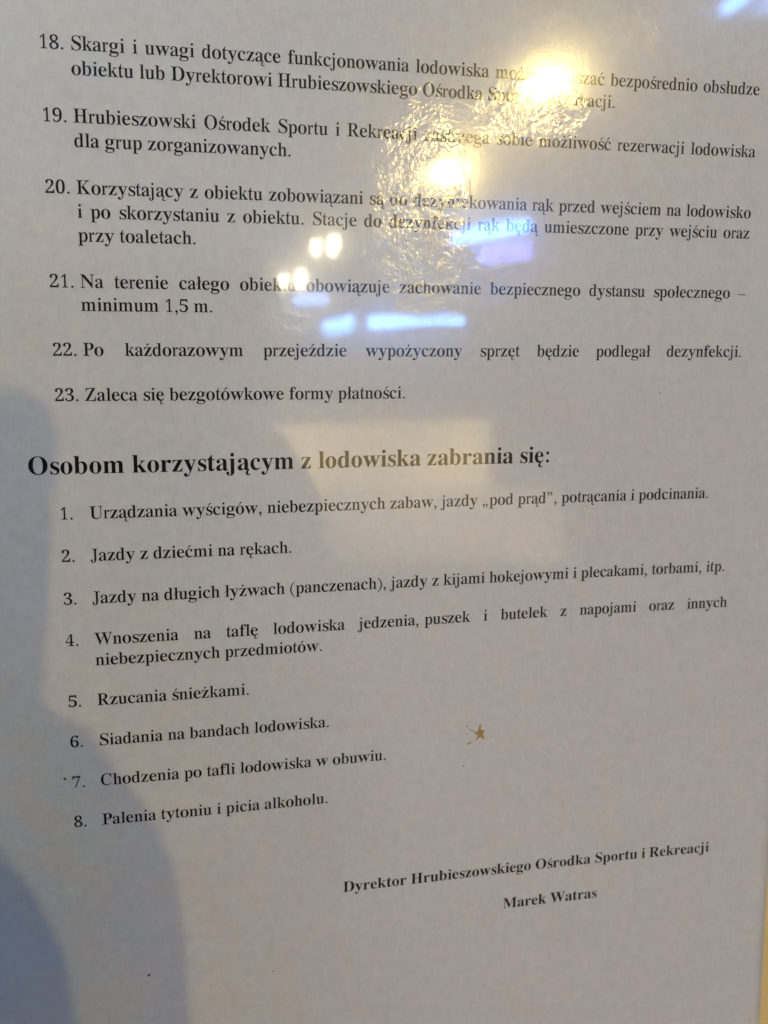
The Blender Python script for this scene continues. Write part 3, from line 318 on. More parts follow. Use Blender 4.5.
    ('r', 'ą', 2, ((443, 40, 417, 15, 389, 15, 355, 2, 335, -2, 302, 1, 287, 9, 278, 21, 264, 58, 248, 37, 221, 16, 161, -7, 129, -8, 87, -2, 59, 10, 42, 24, 25, 55, 19, 94, 20, 117, 26, 139, 43, 169, 71, 198, 119, 232, 193, 266, 231, 279, 263, 284, 267, 305, 265, 368, 254, 402, 241, 421, 228, 430, 186, 436, 148, 431, 127, 417, 123, 396, 140, 363, 144, 347, 141, 327, 131, 310, 114, 298, 93, 293, 73, 294, 57, 300, 45, 312, 37, 327, 34, 365, 46, 399, 77, 438, 128, 467, 165, 475, 206, 478, 284, 465, 316, 450, 343, 430, 356, 413, 367, 393, 378, 343, 379, 93, 382, 64, 388, 55, 399, 52, 427, 64), (267, 128, 267, 218, 263, 254, 187, 216, 172, 205, 163, 193, 140, 145, 136, 110, 141, 84, 164, 58, 181, 51, 193, 52, 221, 64, 243, 80, 260, 85, 267, 93), (504, -153, 465, -191, 406, -210, 342, -188, 308, -129, 322, -61, 369, -9, 426, 27, 440, 13, 407, -41, 384, -89, 378, -121, 384, -142, 411, -160, 451, -159, 492, -137),)),
    ('r', 'ć', 1, ((432, 90, 403, 55, 378, 35, 317, 2, 272, -10, 225, -12, 180, -5, 139, 11, 95, 43, 66, 76, 39, 127, 26, 173, 21, 223, 25, 277, 38, 326, 61, 371, 91, 410, 119, 435, 141, 448, 188, 469, 227, 478, 269, 478, 322, 467, 353, 453, 378, 434, 395, 413, 402, 398, 408, 374, 407, 351, 401, 335, 390, 323, 357, 313, 321, 318, 304, 333, 296, 361, 296, 401, 281, 430, 254, 438, 229, 436, 198, 425, 188, 416, 169, 384, 152, 329, 146, 257, 151, 198, 163, 157, 179, 121, 207, 89, 239, 68, 275, 59, 323, 59, 364, 78, 406, 111), (332, 655, 317, 625, 182, 505, 147, 505, 252, 670, 302, 680),)),
    ('r', 'ę', 2, ((432, 108, 403, 68, 377, 44, 337, 16, 316, 5, 282, -6, 246, -11, 186, -7, 145, 6, 100, 35, 70, 67, 47, 106, 31, 153, 22, 205, 22, 260, 29, 310, 45, 355, 75, 403, 99, 427, 126, 449, 157, 463, 202, 476, 244, 477, 278, 472, 322, 453, 347, 437, 377, 403, 399, 362, 423, 268, 426, 245, 349, 255, 287, 246, 200, 246, 155, 249, 153, 211, 157, 179, 169, 142, 187, 107, 215, 81, 241, 69, 293, 63, 329, 69, 361, 89, 403, 132), (303, 309, 296, 375, 276, 423, 262, 432, 239, 438, 219, 437, 195, 427, 179, 407, 164, 375, 154, 330, 152, 303, 155, 284, 198, 288, 301, 285), (403, -148, 364, -186, 304, -205, 240, -183, 207, -124, 220, -56, 267, -4, 324, 32, 339, 18, 306, -36, 283, -84, 276, -116, 283, -137, 309, -155, 349, -154, 391, -132),)),
    ('r', 'ł', 1, ((263, 27, 263, -3, 217, -2, 153, 14, 78, -3, 32, -3, 32, 27, 53, 31, 74, 41, 88, 59, 93, 83, 92, 605, 87, 621, 75, 639, 57, 647, 36, 652, 35, 681, 82, 680, 149, 664, 218, 680, 206, 607, 206, 77, 210, 60, 225, 39, 242, 31), (283, 435, 278, 475, -5, 270, 0, 232),)),
    ('r', 'ś', 1, ((391, 127, 386, 89, 367, 46, 342, 19, 310, 0, 260, -14, 213, -17, 173, -10, 115, 12, 103, 13, 91, 9, 76, -15, 46, -15, 49, 44, 46, 160, 79, 159, 98, 101, 115, 73, 146, 47, 188, 29, 228, 25, 265, 33, 278, 43, 287, 55, 298, 87, 298, 104, 292, 122, 273, 145, 243, 165, 127, 223, 92, 252, 69, 283, 59, 320, 60, 363, 75, 404, 104, 441, 147, 465, 200, 478, 250, 475, 328, 454, 338, 456, 353, 477, 380, 477, 376, 408, 380, 328, 350, 328, 330, 377, 315, 400, 294, 417, 250, 435, 215, 436, 180, 428, 162, 408, 154, 376, 162, 349, 184, 326, 318, 258, 359, 225, 373, 208, 383, 186, 389, 161), (323, 655, 308, 625, 173, 505, 138, 505, 243, 670, 293, 680),)),
    ('r', 'ź', 1, ((419, 162, 405, 34, 406, -2, 367, 1, 196, -2, 148, 12, 11, -3, 11, 21, 84, 120, 241, 392, 258, 428, 150, 422, 117, 413, 99, 399, 84, 380, 63, 320, 31, 319, 40, 415, 40, 464, 90, 462, 234, 465, 282, 450, 416, 465, 414, 433, 351, 344, 195, 73, 177, 35, 278, 42, 319, 55, 341, 71, 360, 94, 389, 162), (320, 655, 305, 625, 170, 505, 135, 505, 240, 670, 290, 680),)),
    ('r', 'ż', 1, ((419, 162, 405, 34, 406, -2, 367, 1, 196, -2, 148, 12, 11, -3, 11, 21, 84, 120, 241, 392, 258, 428, 150, 422, 117, 413, 99, 399, 84, 380, 63, 320, 31, 319, 40, 415, 40, 464, 90, 462, 234, 465, 282, 450, 416, 465, 414, 433, 351, 344, 195, 73, 177, 35, 278, 42, 319, 55, 341, 71, 360, 94, 389, 162), (271, 600, 265, 624, 250, 644, 227, 655, 203, 655, 180, 644, 165, 624, 159, 600, 165, 576, 180, 556, 203, 545, 227, 545, 250, 556, 265, 576),)),
    ('r', '–', 1, ((500, 200, 500, 245, 0, 245, 0, 200),)),
    ('r', '”', 2, ((182, 560, 160, 490, 90, 425, 66, 455, 110, 505, 118, 559, 125, 560, 103, 560, 84, 569, 69, 585, 61, 605, 61, 626, 69, 646, 85, 661, 104, 670, 126, 670, 146, 662, 162, 648, 170, 628, 171, 607), (357, 560, 335, 490, 265, 425, 241, 455, 285, 505, 293, 559, 300, 560, 278, 560, 259, 569, 244, 585, 236, 605, 236, 626, 244, 646, 260, 661, 279, 670, 301, 670, 321, 662, 337, 648, 345, 628, 346, 607),)),
    ('r', '„', 2, ((182, -15, 160, -85, 90, -150, 66, -120, 110, -70, 118, -16, 125, -15, 103, -15, 84, -6, 69, 10, 61, 30, 61, 51, 69, 71, 85, 86, 104, 95, 126, 95, 146, 87, 162, 73, 170, 53, 171, 32), (357, -15, 335, -85, 265, -150, 241, -120, 285, -70, 293, -16, 300, -15, 278, -15, 259, -6, 244, 10, 236, 30, 236, 51, 244, 71, 260, 86, 279, 95, 301, 95, 321, 87, 337, 73, 345, 53, 346, 32),)),
    ('b', ':', 2, ((237, 58, 230, 88, 210, 113, 182, 126, 151, 126, 123, 113, 103, 88, 96, 58, 103, 28, 123, 3, 151, -10, 182, -10, 210, 3, 230, 28), (237, 400, 230, 430, 210, 455, 182, 468, 151, 468, 123, 455, 103, 430, 96, 400, 103, 370, 123, 345, 151, 332, 182, 332, 210, 345, 230, 370),)),
    ('b', 'D', 2, ((697, 339, 693, 275, 683, 217, 665, 166, 640, 122, 608, 85, 568, 54, 522, 31, 469, 14, 408, 3, 340, 0, 30, 0, 30, 26, 63, 30, 90, 41, 102, 57, 109, 84, 110, 557, 105, 606, 94, 630, 70, 646, 22, 653, 22, 678, 330, 678, 399, 674, 460, 664, 488, 656, 540, 635, 563, 622, 604, 590, 637, 552, 663, 508, 682, 457, 689, 430), (522, 341, 520, 399, 514, 450, 505, 496, 492, 536, 475, 569, 454, 596, 429, 618, 400, 633, 368, 642, 312, 644, 296, 640, 282, 631, 274, 609, 271, 581, 271, 107, 275, 67, 280, 54, 288, 45, 300, 40, 324, 36, 350, 37, 385, 43, 430, 63, 466, 97, 484, 127, 505, 184, 518, 256),)),
    ('b', 'H', 1, ((755, 678, 755, 653, 705, 643, 683, 628, 672, 599, 669, 564, 671, 93, 678, 64, 687, 49, 712, 33, 755, 26, 755, 0, 420, 0, 420, 26, 456, 30, 481, 39, 497, 54, 504, 73, 509, 109, 509, 329, 271, 329, 271, 110, 275, 75, 286, 51, 298, 40, 323, 30, 360, 26, 360, 0, 23, 0, 23, 26, 73, 35, 96, 51, 107, 75, 111, 120, 109, 590, 102, 617, 88, 635, 59, 648, 24, 653, 24, 678, 360, 678, 360, 653, 322, 648, 300, 641, 286, 631, 277, 614, 271, 571, 271, 373, 509, 373, 509, 571, 504, 614, 495, 631, 481, 641, 459, 648, 420, 653, 420, 678),)),
    ('b', 'M', 1, ((919, 678, 919, 653, 872, 643, 849, 626, 839, 604, 834, 563, 834, 127, 837, 84, 844, 55, 859, 38, 883, 30, 918, 26, 918, 0, 589, 0, 589, 26, 626, 31, 651, 41, 667, 58, 674, 85, 677, 124, 677, 594, 429, 0, 402, 0, 157, 579, 159, 88, 167, 58, 178, 44, 207, 30, 252, 26, 252, 0, 21, 0, 21, 26, 70, 35, 95, 51, 109, 82, 112, 118, 112, 569, 109, 603, 102, 625, 86, 640, 60, 649, 22, 653, 22, 678, 275, 678, 472, 212, 669, 678),)),
    ('b', 'O', 2, ((742, 339, 735, 266, 716, 199, 684, 138, 641, 86, 589, 43, 529, 11, 461, -9, 388, -16, 317, -9, 251, 11, 192, 43, 141, 86, 98, 138, 67, 199, 48, 266, 41, 339, 48, 411, 67, 479, 98, 539, 141, 592, 193, 635, 254, 667, 321, 687, 395, 694, 466, 687, 532, 668, 591, 636, 642, 594, 684, 542, 716, 481, 735, 413), (565, 339, 561, 427, 548, 501, 527, 561, 497, 608, 474, 631, 448, 647, 403, 659, 355, 657, 325, 647, 300, 631, 278, 609, 259, 580, 243, 544, 231, 503, 218, 400, 216, 339, 220, 252, 233, 178, 255, 117, 285, 70, 321, 39, 348, 25, 378, 19, 426, 21, 456, 31, 481, 47, 503, 69, 522, 98, 538, 134, 550, 175, 558, 223),)),
    ('b', 'R', 2, ((715, 26, 715, 0, 504, 0, 300, 316, 271, 316, 271, 110, 275, 75, 286, 51, 298, 40, 323, 30, 360, 26, 360, 0, 23, 0, 23, 26, 73, 35, 96, 51, 107, 75, 111, 120, 109, 590, 102, 617, 88, 635, 59, 648, 24, 653, 24, 678, 323, 678, 406, 674, 476, 662, 514, 650, 547, 634, 574, 614, 603, 578, 618, 533, 619, 474, 607, 431, 597, 412, 566, 379, 524, 353, 469, 333, 656, 57, 683, 32), (452, 500, 447, 551, 441, 572, 433, 591, 410, 619, 376, 636, 356, 641, 313, 641, 285, 631, 277, 619, 271, 590, 271, 348, 318, 348, 359, 354, 391, 366, 409, 378, 423, 392, 439, 421, 449, 456),)),
    ('b', 'S', 1, ((535, 198, 527, 138, 505, 86, 468, 43, 418, 12, 357, -8, 281, -15, 221, -9, 147, 14, 120, 18, 103, 11, 91, -16, 64, -16, 64, 235, 93, 235, 110, 175, 123, 140, 156, 85, 187, 55, 210, 41, 235, 30, 263, 24, 293, 22, 325, 25, 353, 33, 376, 48, 394, 67, 407, 89, 414, 114, 414, 146, 408, 170, 395, 192, 376, 212, 350, 230, 225, 293, 167, 329, 123, 366, 94, 407, 84, 430, 76, 467, 74, 506, 78, 540, 87, 571, 100, 600, 117, 624, 138, 646, 163, 664, 190, 678, 241, 692, 281, 694, 320, 691, 446, 662, 460, 665, 467, 670, 477, 694, 505, 694, 505, 475, 480, 475, 470, 507, 453, 547, 431, 581, 406, 610, 362, 643, 322, 658, 289, 662, 260, 660, 235, 652, 214, 640, 197, 624, 185, 604, 179, 582, 178, 558, 182, 537, 191, 518, 204, 501, 229, 481, 271, 456, 411, 389, 449, 365, 479, 341, 507, 308, 521, 280, 531, 241),)),
    ('b', 'W', 1, ((985, 678, 985, 653, 964, 646, 947, 635, 931, 613, 916, 581, 714, -16, 686, -16, 515, 460, 323, -16, 294, -16, 78, 598, 65, 625, 50, 642, 33, 650, 10, 653, 10, 678, 309, 678, 309, 653, 272, 648, 255, 636, 248, 620, 249, 597, 259, 555, 374, 228, 492, 525, 468, 601, 454, 627, 445, 637, 429, 645, 383, 653, 383, 678, 703, 678, 703, 653, 667, 649, 650, 643, 636, 627, 633, 608, 640, 580, 757, 247, 860, 557, 870, 597, 869, 619, 862, 634, 842, 646, 801, 653, 801, 678),)),
    ('b', 'a', 2, ((490, 41, 449, 5, 427, -6, 391, -14, 352, -12, 321, 2, 308, 18, 298, 52, 270, 29, 240, 10, 209, -3, 176, -10, 142, -13, 113, -10, 88, -2, 66, 11, 49, 30, 38, 51, 30, 94, 33, 119, 40, 143, 62, 175, 95, 203, 140, 228, 198, 252, 296, 283, 293, 389, 281, 416, 265, 430, 242, 438, 208, 440, 178, 435, 161, 424, 155, 407, 179, 363, 183, 348, 181, 329, 173, 311, 160, 297, 142, 288, 121, 284, 98, 286, 78, 293, 63, 306, 53, 324, 49, 346, 51, 372, 58, 391, 73, 415, 96, 435, 133, 455, 178, 468, 219, 473, 262, 474, 317, 468, 360, 455, 392, 435, 408, 418, 420, 397, 434, 344, 438, 61, 443, 54, 453, 51, 477, 62), (296, 94, 296, 252, 253, 238, 219, 218, 206, 206, 187, 178, 181, 162, 176, 125, 180, 87, 188, 69, 200, 57, 216, 51, 234, 51, 259, 61, 278, 75),)),
    ('b', 'b', 2, ((509, 247, 502, 175, 481, 112, 461, 79, 438, 50, 391, 13, 359, -3, 336, -10, 299, -15, 273, -14, 246, -10, 220, -1, 181, 21, 156, 42, 79, -17, 64, -17, 63, 603, 59, 627, 52, 640, 39, 649, 12, 654, 12, 678, 206, 678, 206, 415, 227, 436, 249, 453, 274, 465, 300, 472, 329, 474, 360, 471, 406, 455, 445, 426, 465, 402, 481, 375, 494, 344, 503, 310), (365, 238, 363, 289, 355, 343, 344, 374, 329, 396, 301, 413, 265, 416, 235, 404, 215, 383, 206, 360, 207, 87, 217, 50, 238, 28, 259, 22, 292, 23, 317, 34, 336, 54, 349, 84, 358, 125),)),
    ('b', 'c', 1, ((424, 90, 392, 52, 339, 11, 298, -6, 255, -14, 210, -14, 168, -4, 129, 16, 95, 44, 62, 90, 42, 135, 31, 183, 29, 237, 34, 279, 49, 329, 73, 374, 104, 412, 143, 442, 175, 459, 210, 470, 247, 475, 300, 472, 335, 464, 364, 450, 387, 431, 398, 416, 409, 392, 413, 365, 410, 344, 402, 328, 389, 315, 373, 307, 352, 304, 321, 310, 302, 329, 293, 360, 294, 411, 284, 433, 267, 440, 252, 442, 221, 435, 209, 427, 188, 401, 175, 362, 168, 310, 170, 218, 180, 167, 197, 125, 220, 93, 248, 71, 280, 59, 315, 58, 335, 62, 365, 75, 404, 107),)),
    ('b', 'd', 2, ((526, 41, 526, 16, 438, 8, 332, -15, 332, 58, 303, 21, 267, -3, 224, -14, 188, -14, 150, -4, 108, 22, 79, 52, 52, 99, 40, 132, 31, 180, 31, 263, 38, 304, 49, 342, 64, 375, 90, 413, 113, 436, 148, 459, 176, 469, 217, 474, 257, 469, 281, 460, 313, 438, 332, 417, 332, 597, 329, 619, 322, 635, 309, 645, 289, 651, 262, 654, 262, 678, 475, 678, 476, 92, 480, 67, 488, 55, 503, 47), (332, 113, 330, 370, 315, 395, 289, 412, 264, 418, 233, 414, 213, 401, 198, 381, 187, 351, 180, 312, 176, 265, 176, 192, 181, 132, 189, 97, 201, 71, 218, 53, 238, 44, 260, 42, 282, 49, 305, 66, 323, 89),)),
    ('b', 'e', 2, ((424, 108, 393, 64, 358, 29, 319, 5, 276, -10, 229, -15, 185, -10, 145, 5, 109, 29, 79, 61, 55, 102, 38, 150, 30, 204, 30, 261, 39, 312, 56, 358, 88, 406, 120, 437, 149, 454, 189, 469, 223, 474, 267, 472, 297, 465, 324, 453, 360, 428, 389, 392, 408, 349, 419, 297, 421, 247, 174, 247, 180, 181, 186, 153, 206, 109, 235, 80, 253, 70, 297, 63, 331, 69, 353, 79, 373, 95, 402, 128), (300, 286, 298, 365, 292, 399, 285, 418, 274, 431, 259, 439, 240, 442, 216, 436, 197, 420, 184, 392, 176, 353, 173, 286),)),
    ('b', 'g', 3, ((472, 453, 472, 399, 399, 399, 425, 354, 434, 303, 426, 254, 415, 232, 396, 206, 356, 176, 314, 160, 266, 153, 206, 155, 183, 150, 159, 131, 152, 118, 150, 106, 152, 94, 160, 85, 179, 76, 305, 72, 355, 67, 403, 54, 436, 34, 451, 19, 460, 1, 470, -46, 464, -95, 447, -130, 418, -159, 377, -183, 344, -194, 286, -205, 217, -209, 147, -205, 105, -195, 62, -175, 39, -156, 26, -135, 21, -111, 24, -92, 34, -76, 50, -61, 73, -49, 102, -38, 68, -17, 46, 7, 36, 35, 38, 66, 49, 92, 69, 116, 108, 143, 152, 164, 129, 173, 91, 196, 63, 224, 44, 257, 34, 295, 33, 325, 39, 360, 54, 391, 76, 418, 113, 445, 149, 461, 190, 471, 234, 474, 269, 472, 303, 466, 347, 453), (297, 314, 290, 389, 284, 411, 273, 427, 254, 439, 227, 442, 209, 437, 191, 422, 182, 404, 174, 371, 171, 289, 179, 231, 188, 211, 199, 197, 215, 188, 241, 185, 259, 190, 273, 201, 284, 217, 290, 239), (392, -98, 390, -84, 382, -69, 371, -62, 350, -55, 314, -51, 144, -51, 118, -77, 112, -89, 109, -108, 112, -123, 120, -137, 135, -150, 155, -161, 202, -171, 268, -172, 337, -161, 368, -146, 386, -125),)),
    ('b', 'i', 2, ((225, 614, 220, 585, 203, 561, 179, 544, 150, 539, 121, 544, 97, 561, 80, 585, 75, 614, 80, 644, 97, 668, 121, 685, 150, 690, 179, 685, 204, 668, 220, 644), (268, 24, 268, 0, 27, 0, 27, 24, 56, 30, 69, 41, 76, 60, 78, 83, 77, 401, 73, 418, 65, 428, 51, 434, 30, 437, 31, 462, 221, 462, 222, 66, 227, 45, 234, 34, 248, 27),)),
    ('b', 'j', 2, ((234, 616, 229, 587, 212, 563, 188, 546, 158, 541, 129, 546, 105, 562, 88, 587, 83, 616, 89, 646, 105, 670, 129, 687, 158, 692, 188, 687, 212, 670, 229, 646), (237, 462, 237, -32, 233, -81, 225, -109, 213, -134, 198, -155, 178, -173, 144, -193, 116, -202, 70, -209, 31, -208, -3, -200, -28, -189, -49, -175, -65, -157, -77, -137, -82, -115, -82, -93, -77, -75, -67, -60, -47, -47, -17, -43, 7, -48, 28, -64, 37, -84, 39, -104, 34, -120, 16, -153, 19, -164, 31, -172, 58, -173, 80, -162, 89, -143, 94, -104, 94, 393, 89, 413, 80, 426, 59, 435, 33, 438, 33, 462),)),
    ('b', 'k', 1, ((560, 24, 560, 0, 314, 0, 314, 24, 335, 25, 348, 30, 356, 43, 354, 56, 242, 219, 220, 200, 221, 66, 226, 45, 234, 34, 248, 27, 268, 24, 268, 0, 26, 0, 26, 24, 56, 30, 69, 41, 76, 61, 78, 83, 77, 611, 73, 634, 66, 644, 52, 651, 30, 654, 31, 678, 220, 678, 220, 251, 343, 374, 359, 397, 363, 414, 358, 426, 338, 435, 306, 437, 306, 462, 514, 462, 514, 437, 469, 428, 438, 411, 419, 396, 331, 311, 519, 46, 536, 31),)),
    ('b', 'l', 1, ((268, 24, 268, 0, 27, 0, 27, 24, 56, 30, 69, 41, 76, 60, 78, 83, 77, 610, 73, 633, 66, 644, 52, 651, 30, 654, 30, 678, 221, 678, 221, 71, 225, 48, 232, 37, 244, 29),)),
    ('b', 'm', 1, ((798, 24, 798, 0, 562, 0, 562, 24, 586, 28, 602, 42, 608, 62, 610, 83, 608, 359, 603, 380, 594, 394, 583, 401, 562, 404, 536, 399, 520, 391, 505, 379, 483, 353, 484, 66, 489, 45, 497, 34, 511, 27, 530, 24, 530, 0, 297, 0, 297, 24, 321, 28, 337, 42, 343, 62, 345, 83, 343, 358, 338, 379, 329, 394, 318, 401, 297, 404, 270, 399, 254, 391, 231, 369, 218, 350, 219, 62, 224, 46, 231, 35, 245, 27, 264, 24, 264, 0, 27, 0, 27, 24, 55, 30, 69, 41, 76, 60, 78, 83, 77, 394, 72, 416, 63, 428, 49, 435, 28, 438, 28, 462, 218, 462, 218, 394, 254, 435, 294, 461, 338, 473, 391, 471, 422, 460, 447, 443, 465, 420, 477, 389, 514, 432, 542, 453, 572, 466, 622, 474, 646, 472, 687, 460, 718, 434, 730, 417, 745, 372, 750, 315, 750, 83, 753, 52, 760, 39, 767, 32),)),
    ('b', 'n', 1, ((541, 24, 541, 0, 301, 0, 301, 24, 323, 26, 340, 39, 348, 62, 350, 83, 348, 359, 343, 380, 334, 394, 323, 401, 302, 404, 275, 399, 258, 391, 234, 369, 220, 350, 222, 61, 226, 45, 234, 34, 248, 27, 268, 24, 268, 0, 27, 0, 27, 24, 55, 30, 69, 41, 76, 60, 78, 83, 77, 394, 72, 416, 63, 428, 49, 435, 28, 438, 28, 462, 220, 462, 220, 398, 243, 425, 269, 447, 298, 462, 328, 471, 362, 474, 387, 472, 428, 460, 445, 449, 471, 417, 487, 372, 491, 345, 495, 56, 500, 41, 510, 32),)),
    ('b', 'o', 2, ((472, 229, 467, 174, 458, 137, 438, 91, 410, 53, 375, 22, 334, 0, 301, -10, 251, -15, 201, -10, 166, 1, 125, 24, 90, 55, 62, 94, 42, 139, 31, 189, 28, 229, 31, 270, 42, 321, 62, 366, 90, 405, 125, 436, 166, 459, 200, 469, 250, 474, 300, 469, 334, 459, 375, 437, 410, 406, 438, 368, 458, 322, 467, 285), (327, 229, 323, 338, 315, 383, 305, 411, 291, 430, 273, 441, 242, 445, 220, 438, 203, 424, 191, 403, 182, 369, 177, 320, 174, 230, 177, 140, 183, 84, 195, 50, 215, 27, 243, 17, 267, 19, 281, 24, 303, 43, 314, 67, 322, 105),)),
    ('b', 'p', 2, ((521, 238, 515, 169, 506, 131, 493, 96, 477, 66, 457, 39, 416, 6, 369, -12, 338, -15, 310, -12, 284, -5, 260, 8, 239, 25, 220, 48, 220, -101, 226, -147, 232, -162, 245, -173, 264, -180, 294, -183, 294, -207, 26, -207, 26, -184, 55, -178, 71, -162, 76, -143, 78, -103, 77, 387, 74, 410, 67, 424, 50, 434, 29, 439, 29, 462, 213, 462, 213, 391, 233, 421, 255, 445, 296, 467, 326, 474, 353, 475, 383, 470, 411, 460, 436, 444, 458, 423, 478, 399, 494, 370, 507, 338, 515, 302), (376, 230, 373, 296, 368, 336, 355, 378, 341, 398, 314, 412, 278, 411, 254, 398, 233, 373, 220, 350, 220, 102, 236, 71, 257, 52, 282, 43, 308, 44, 330, 54, 347, 71, 360, 98, 369, 134),)),
    ('b', 'r', 1, ((431, 396, 428, 375, 420, 357, 407, 343, 390, 334, 364, 331, 339, 337, 326, 349, 301, 380, 281, 387, 269, 385, 253, 374, 237, 354, 229, 335, 222, 286, 224, 59, 231, 43, 243, 33, 264, 27, 294, 24, 294, 0, 27, 0, 27, 24, 56, 30, 69, 41, 76, 60, 78, 83, 77, 401, 72, 419, 65, 429, 51, 435, 30, 437, 31, 462, 217, 462, 217, 375, 245, 417, 286, 453, 327, 472, 370, 472, 396, 463, 414, 448, 428, 422),)),
    ('b', 's', 1, ((383, 141, 379, 101, 362, 55, 340, 27, 300, 0, 265, -11, 217, -15, 181, -9, 123, 11, 109, 13, 89, 6, 76, -13, 53, -13, 53, 157, 79, 157, 94, 111, 115, 73, 144, 45, 175, 28, 216, 22, 252, 31, 276, 51, 286, 81, 281, 111, 260, 138, 122, 215, 86, 245, 68, 273, 56, 311, 57, 352, 70, 396, 97, 433, 135, 460, 182, 473, 231, 473, 317, 454, 332, 459, 343, 475, 363, 475, 363, 330, 340, 330, 325, 369, 304, 400, 280, 423, 245, 438, 210, 440, 180, 431, 162, 412, 156, 381, 164, 356, 186, 333, 304, 272, 349, 238, 364, 219, 375, 197, 381, 171),)),
    ('b', 't', 1, ((331, 98, 298, 41, 271, 14, 240, -4, 204, -13, 151, -11, 117, 0, 93, 22, 79, 53, 72, 106, 72, 415, 30, 415, 30, 446, 131, 550, 167, 593, 192, 631, 215, 631, 215, 462, 309, 462, 309, 415, 215, 415, 215, 122, 219, 86, 231, 66, 243, 61, 257, 61, 276, 68, 287, 78, 307, 111),)),
    ('b', 'u', 1, ((536, 44, 536, 19, 446, 11, 340, -15, 340, 60, 318, 34, 292, 14, 262, -2, 229, -12, 195, -15, 157, -11, 136, -5, 110, 11, 87, 43, 75, 75, 71, 101, 66, 399, 60, 417, 51, 429, 39, 435, 17, 438, 17, 462, 211, 462, 212, 100, 218, 79, 227, 66, 245, 55, 263, 53, 281, 55, 305, 64, 320, 75, 340, 98, 338, 396, 333, 415, 324, 427, 307, 435, 282, 438, 282, 462, 482, 462, 483, 86, 487, 67, 495, 56, 509, 49),)),
    ('b', 'w', 1, ((713, 462, 713, 439, 698, 436, 686, 429, 665, 394, 496, -15, 472, -15, 370, 293, 242, -15, 215, -15, 49, 401, 34, 426, 10, 437, 10, 462, 240, 462, 240, 437, 219, 434, 209, 429, 203, 419, 203, 402, 283, 189, 352, 350, 326, 420, 312, 434, 285, 439, 285, 462, 525, 462, 525, 437, 493, 430, 484, 420, 482, 407, 485, 390, 544, 210, 617, 384, 623, 405, 621, 420, 614, 429, 575, 439, 575, 462),)),
    ('b', 'y', 1, ((488, 462, 488, 437, 472, 434, 459, 425, 434, 382, 269, -49, 243, -107, 223, -143, 193, -179, 176, -191, 153, -202, 126, -208, 96, -209, 74, -205, 49, -194, 25, -171, 13, -140, 15, -105, 23, -87, 33, -75, 51, -64, 66, -60, 88, -60, 111, -66, 125, -77, 134, -91, 140, -141, 149, -146, 163, -146, 185, -129, 210, -94, 227, -56, 241, -7, 71, 390, 44, 430, 31, 436, 15, 437, 15, 462, 274, 462, 274, 437, 231, 430, 224, 421, 222, 406, 311, 177, 383, 365, 392, 400, 391, 417, 381, 430, 366, 435, 338, 437, 338, 462),)),
    ('b', 'z', 1, ((411, 160, 399, 0, 19, 0, 19, 21, 250, 428, 170, 427, 143, 422, 120, 413, 102, 399, 87, 380, 75, 354, 65, 322, 39, 322, 47, 462, 409, 462, 409, 433, 187, 37, 266, 40, 298, 47, 316, 55, 338, 71, 357, 94, 373, 123, 387, 160),)),
    ('b', 'ą', 2, ((490, 41, 449, 5, 427, -6, 391, -14, 352, -12, 321, 2, 308, 18, 298, 52, 270, 29, 240, 10, 209, -3, 176, -10, 142, -13, 113, -10, 88, -2, 66, 11, 49, 30, 38, 51, 30, 94, 33, 119, 40, 143, 62, 175, 95, 203, 140, 228, 198, 252, 296, 283, 293, 389, 281, 416, 265, 430, 242, 438, 208, 440, 178, 435, 161, 424, 155, 407, 179, 363, 183, 348, 181, 329, 173, 311, 160, 297, 142, 288, 121, 284, 98, 286, 78, 293, 63, 306, 53, 324, 49, 346, 51, 372, 58, 391, 73, 415, 96, 435, 133, 455, 178, 468, 219, 473, 262, 474, 317, 468, 360, 455, 392, 435, 408, 418, 420, 397, 434, 344, 438, 61, 443, 54, 453, 51, 477, 62), (296, 94, 296, 252, 253, 238, 219, 218, 206, 206, 187, 178, 181, 162, 176, 125, 180, 87, 188, 69, 200, 57, 216, 51, 234, 51, 259, 61, 278, 75), (551, -153, 512, -191, 452, -210, 379, -199, 340, -131, 355, -55, 416, -9, 473, 27, 487, 13, 454, -41, 440, -119, 441, -131, 458, -160, 498, -159, 539, -137),)),
    ('b', 'ę', 2, ((424, 108, 393, 64, 358, 29, 319, 5, 276, -10, 229, -15, 185, -10, 145, 5, 109, 29, 79, 61, 55, 102, 38, 150, 30, 204, 30, 261, 39, 312, 56, 358, 88, 406, 120, 437, 149, 454, 189, 469, 223, 474, 267, 472, 297, 465, 324, 453, 360, 428, 389, 392, 408, 349, 419, 297, 421, 247, 174, 247, 180, 181, 186, 153, 206, 109, 235, 80, 253, 70, 297, 63, 331, 69, 353, 79, 373, 95, 402, 128), (300, 286, 298, 365, 292, 399, 285, 418, 274, 431, 259, 439, 240, 442, 216, 436, 197, 420, 184, 392, 176, 353, 173, 286), (403, -148, 364, -186, 304, -205, 230, -194, 192, -126, 207, -50, 267, -4, 324, 32, 339, 18, 306, -36, 291, -114, 293, -126, 309, -155, 349, -154, 391, -132),)),
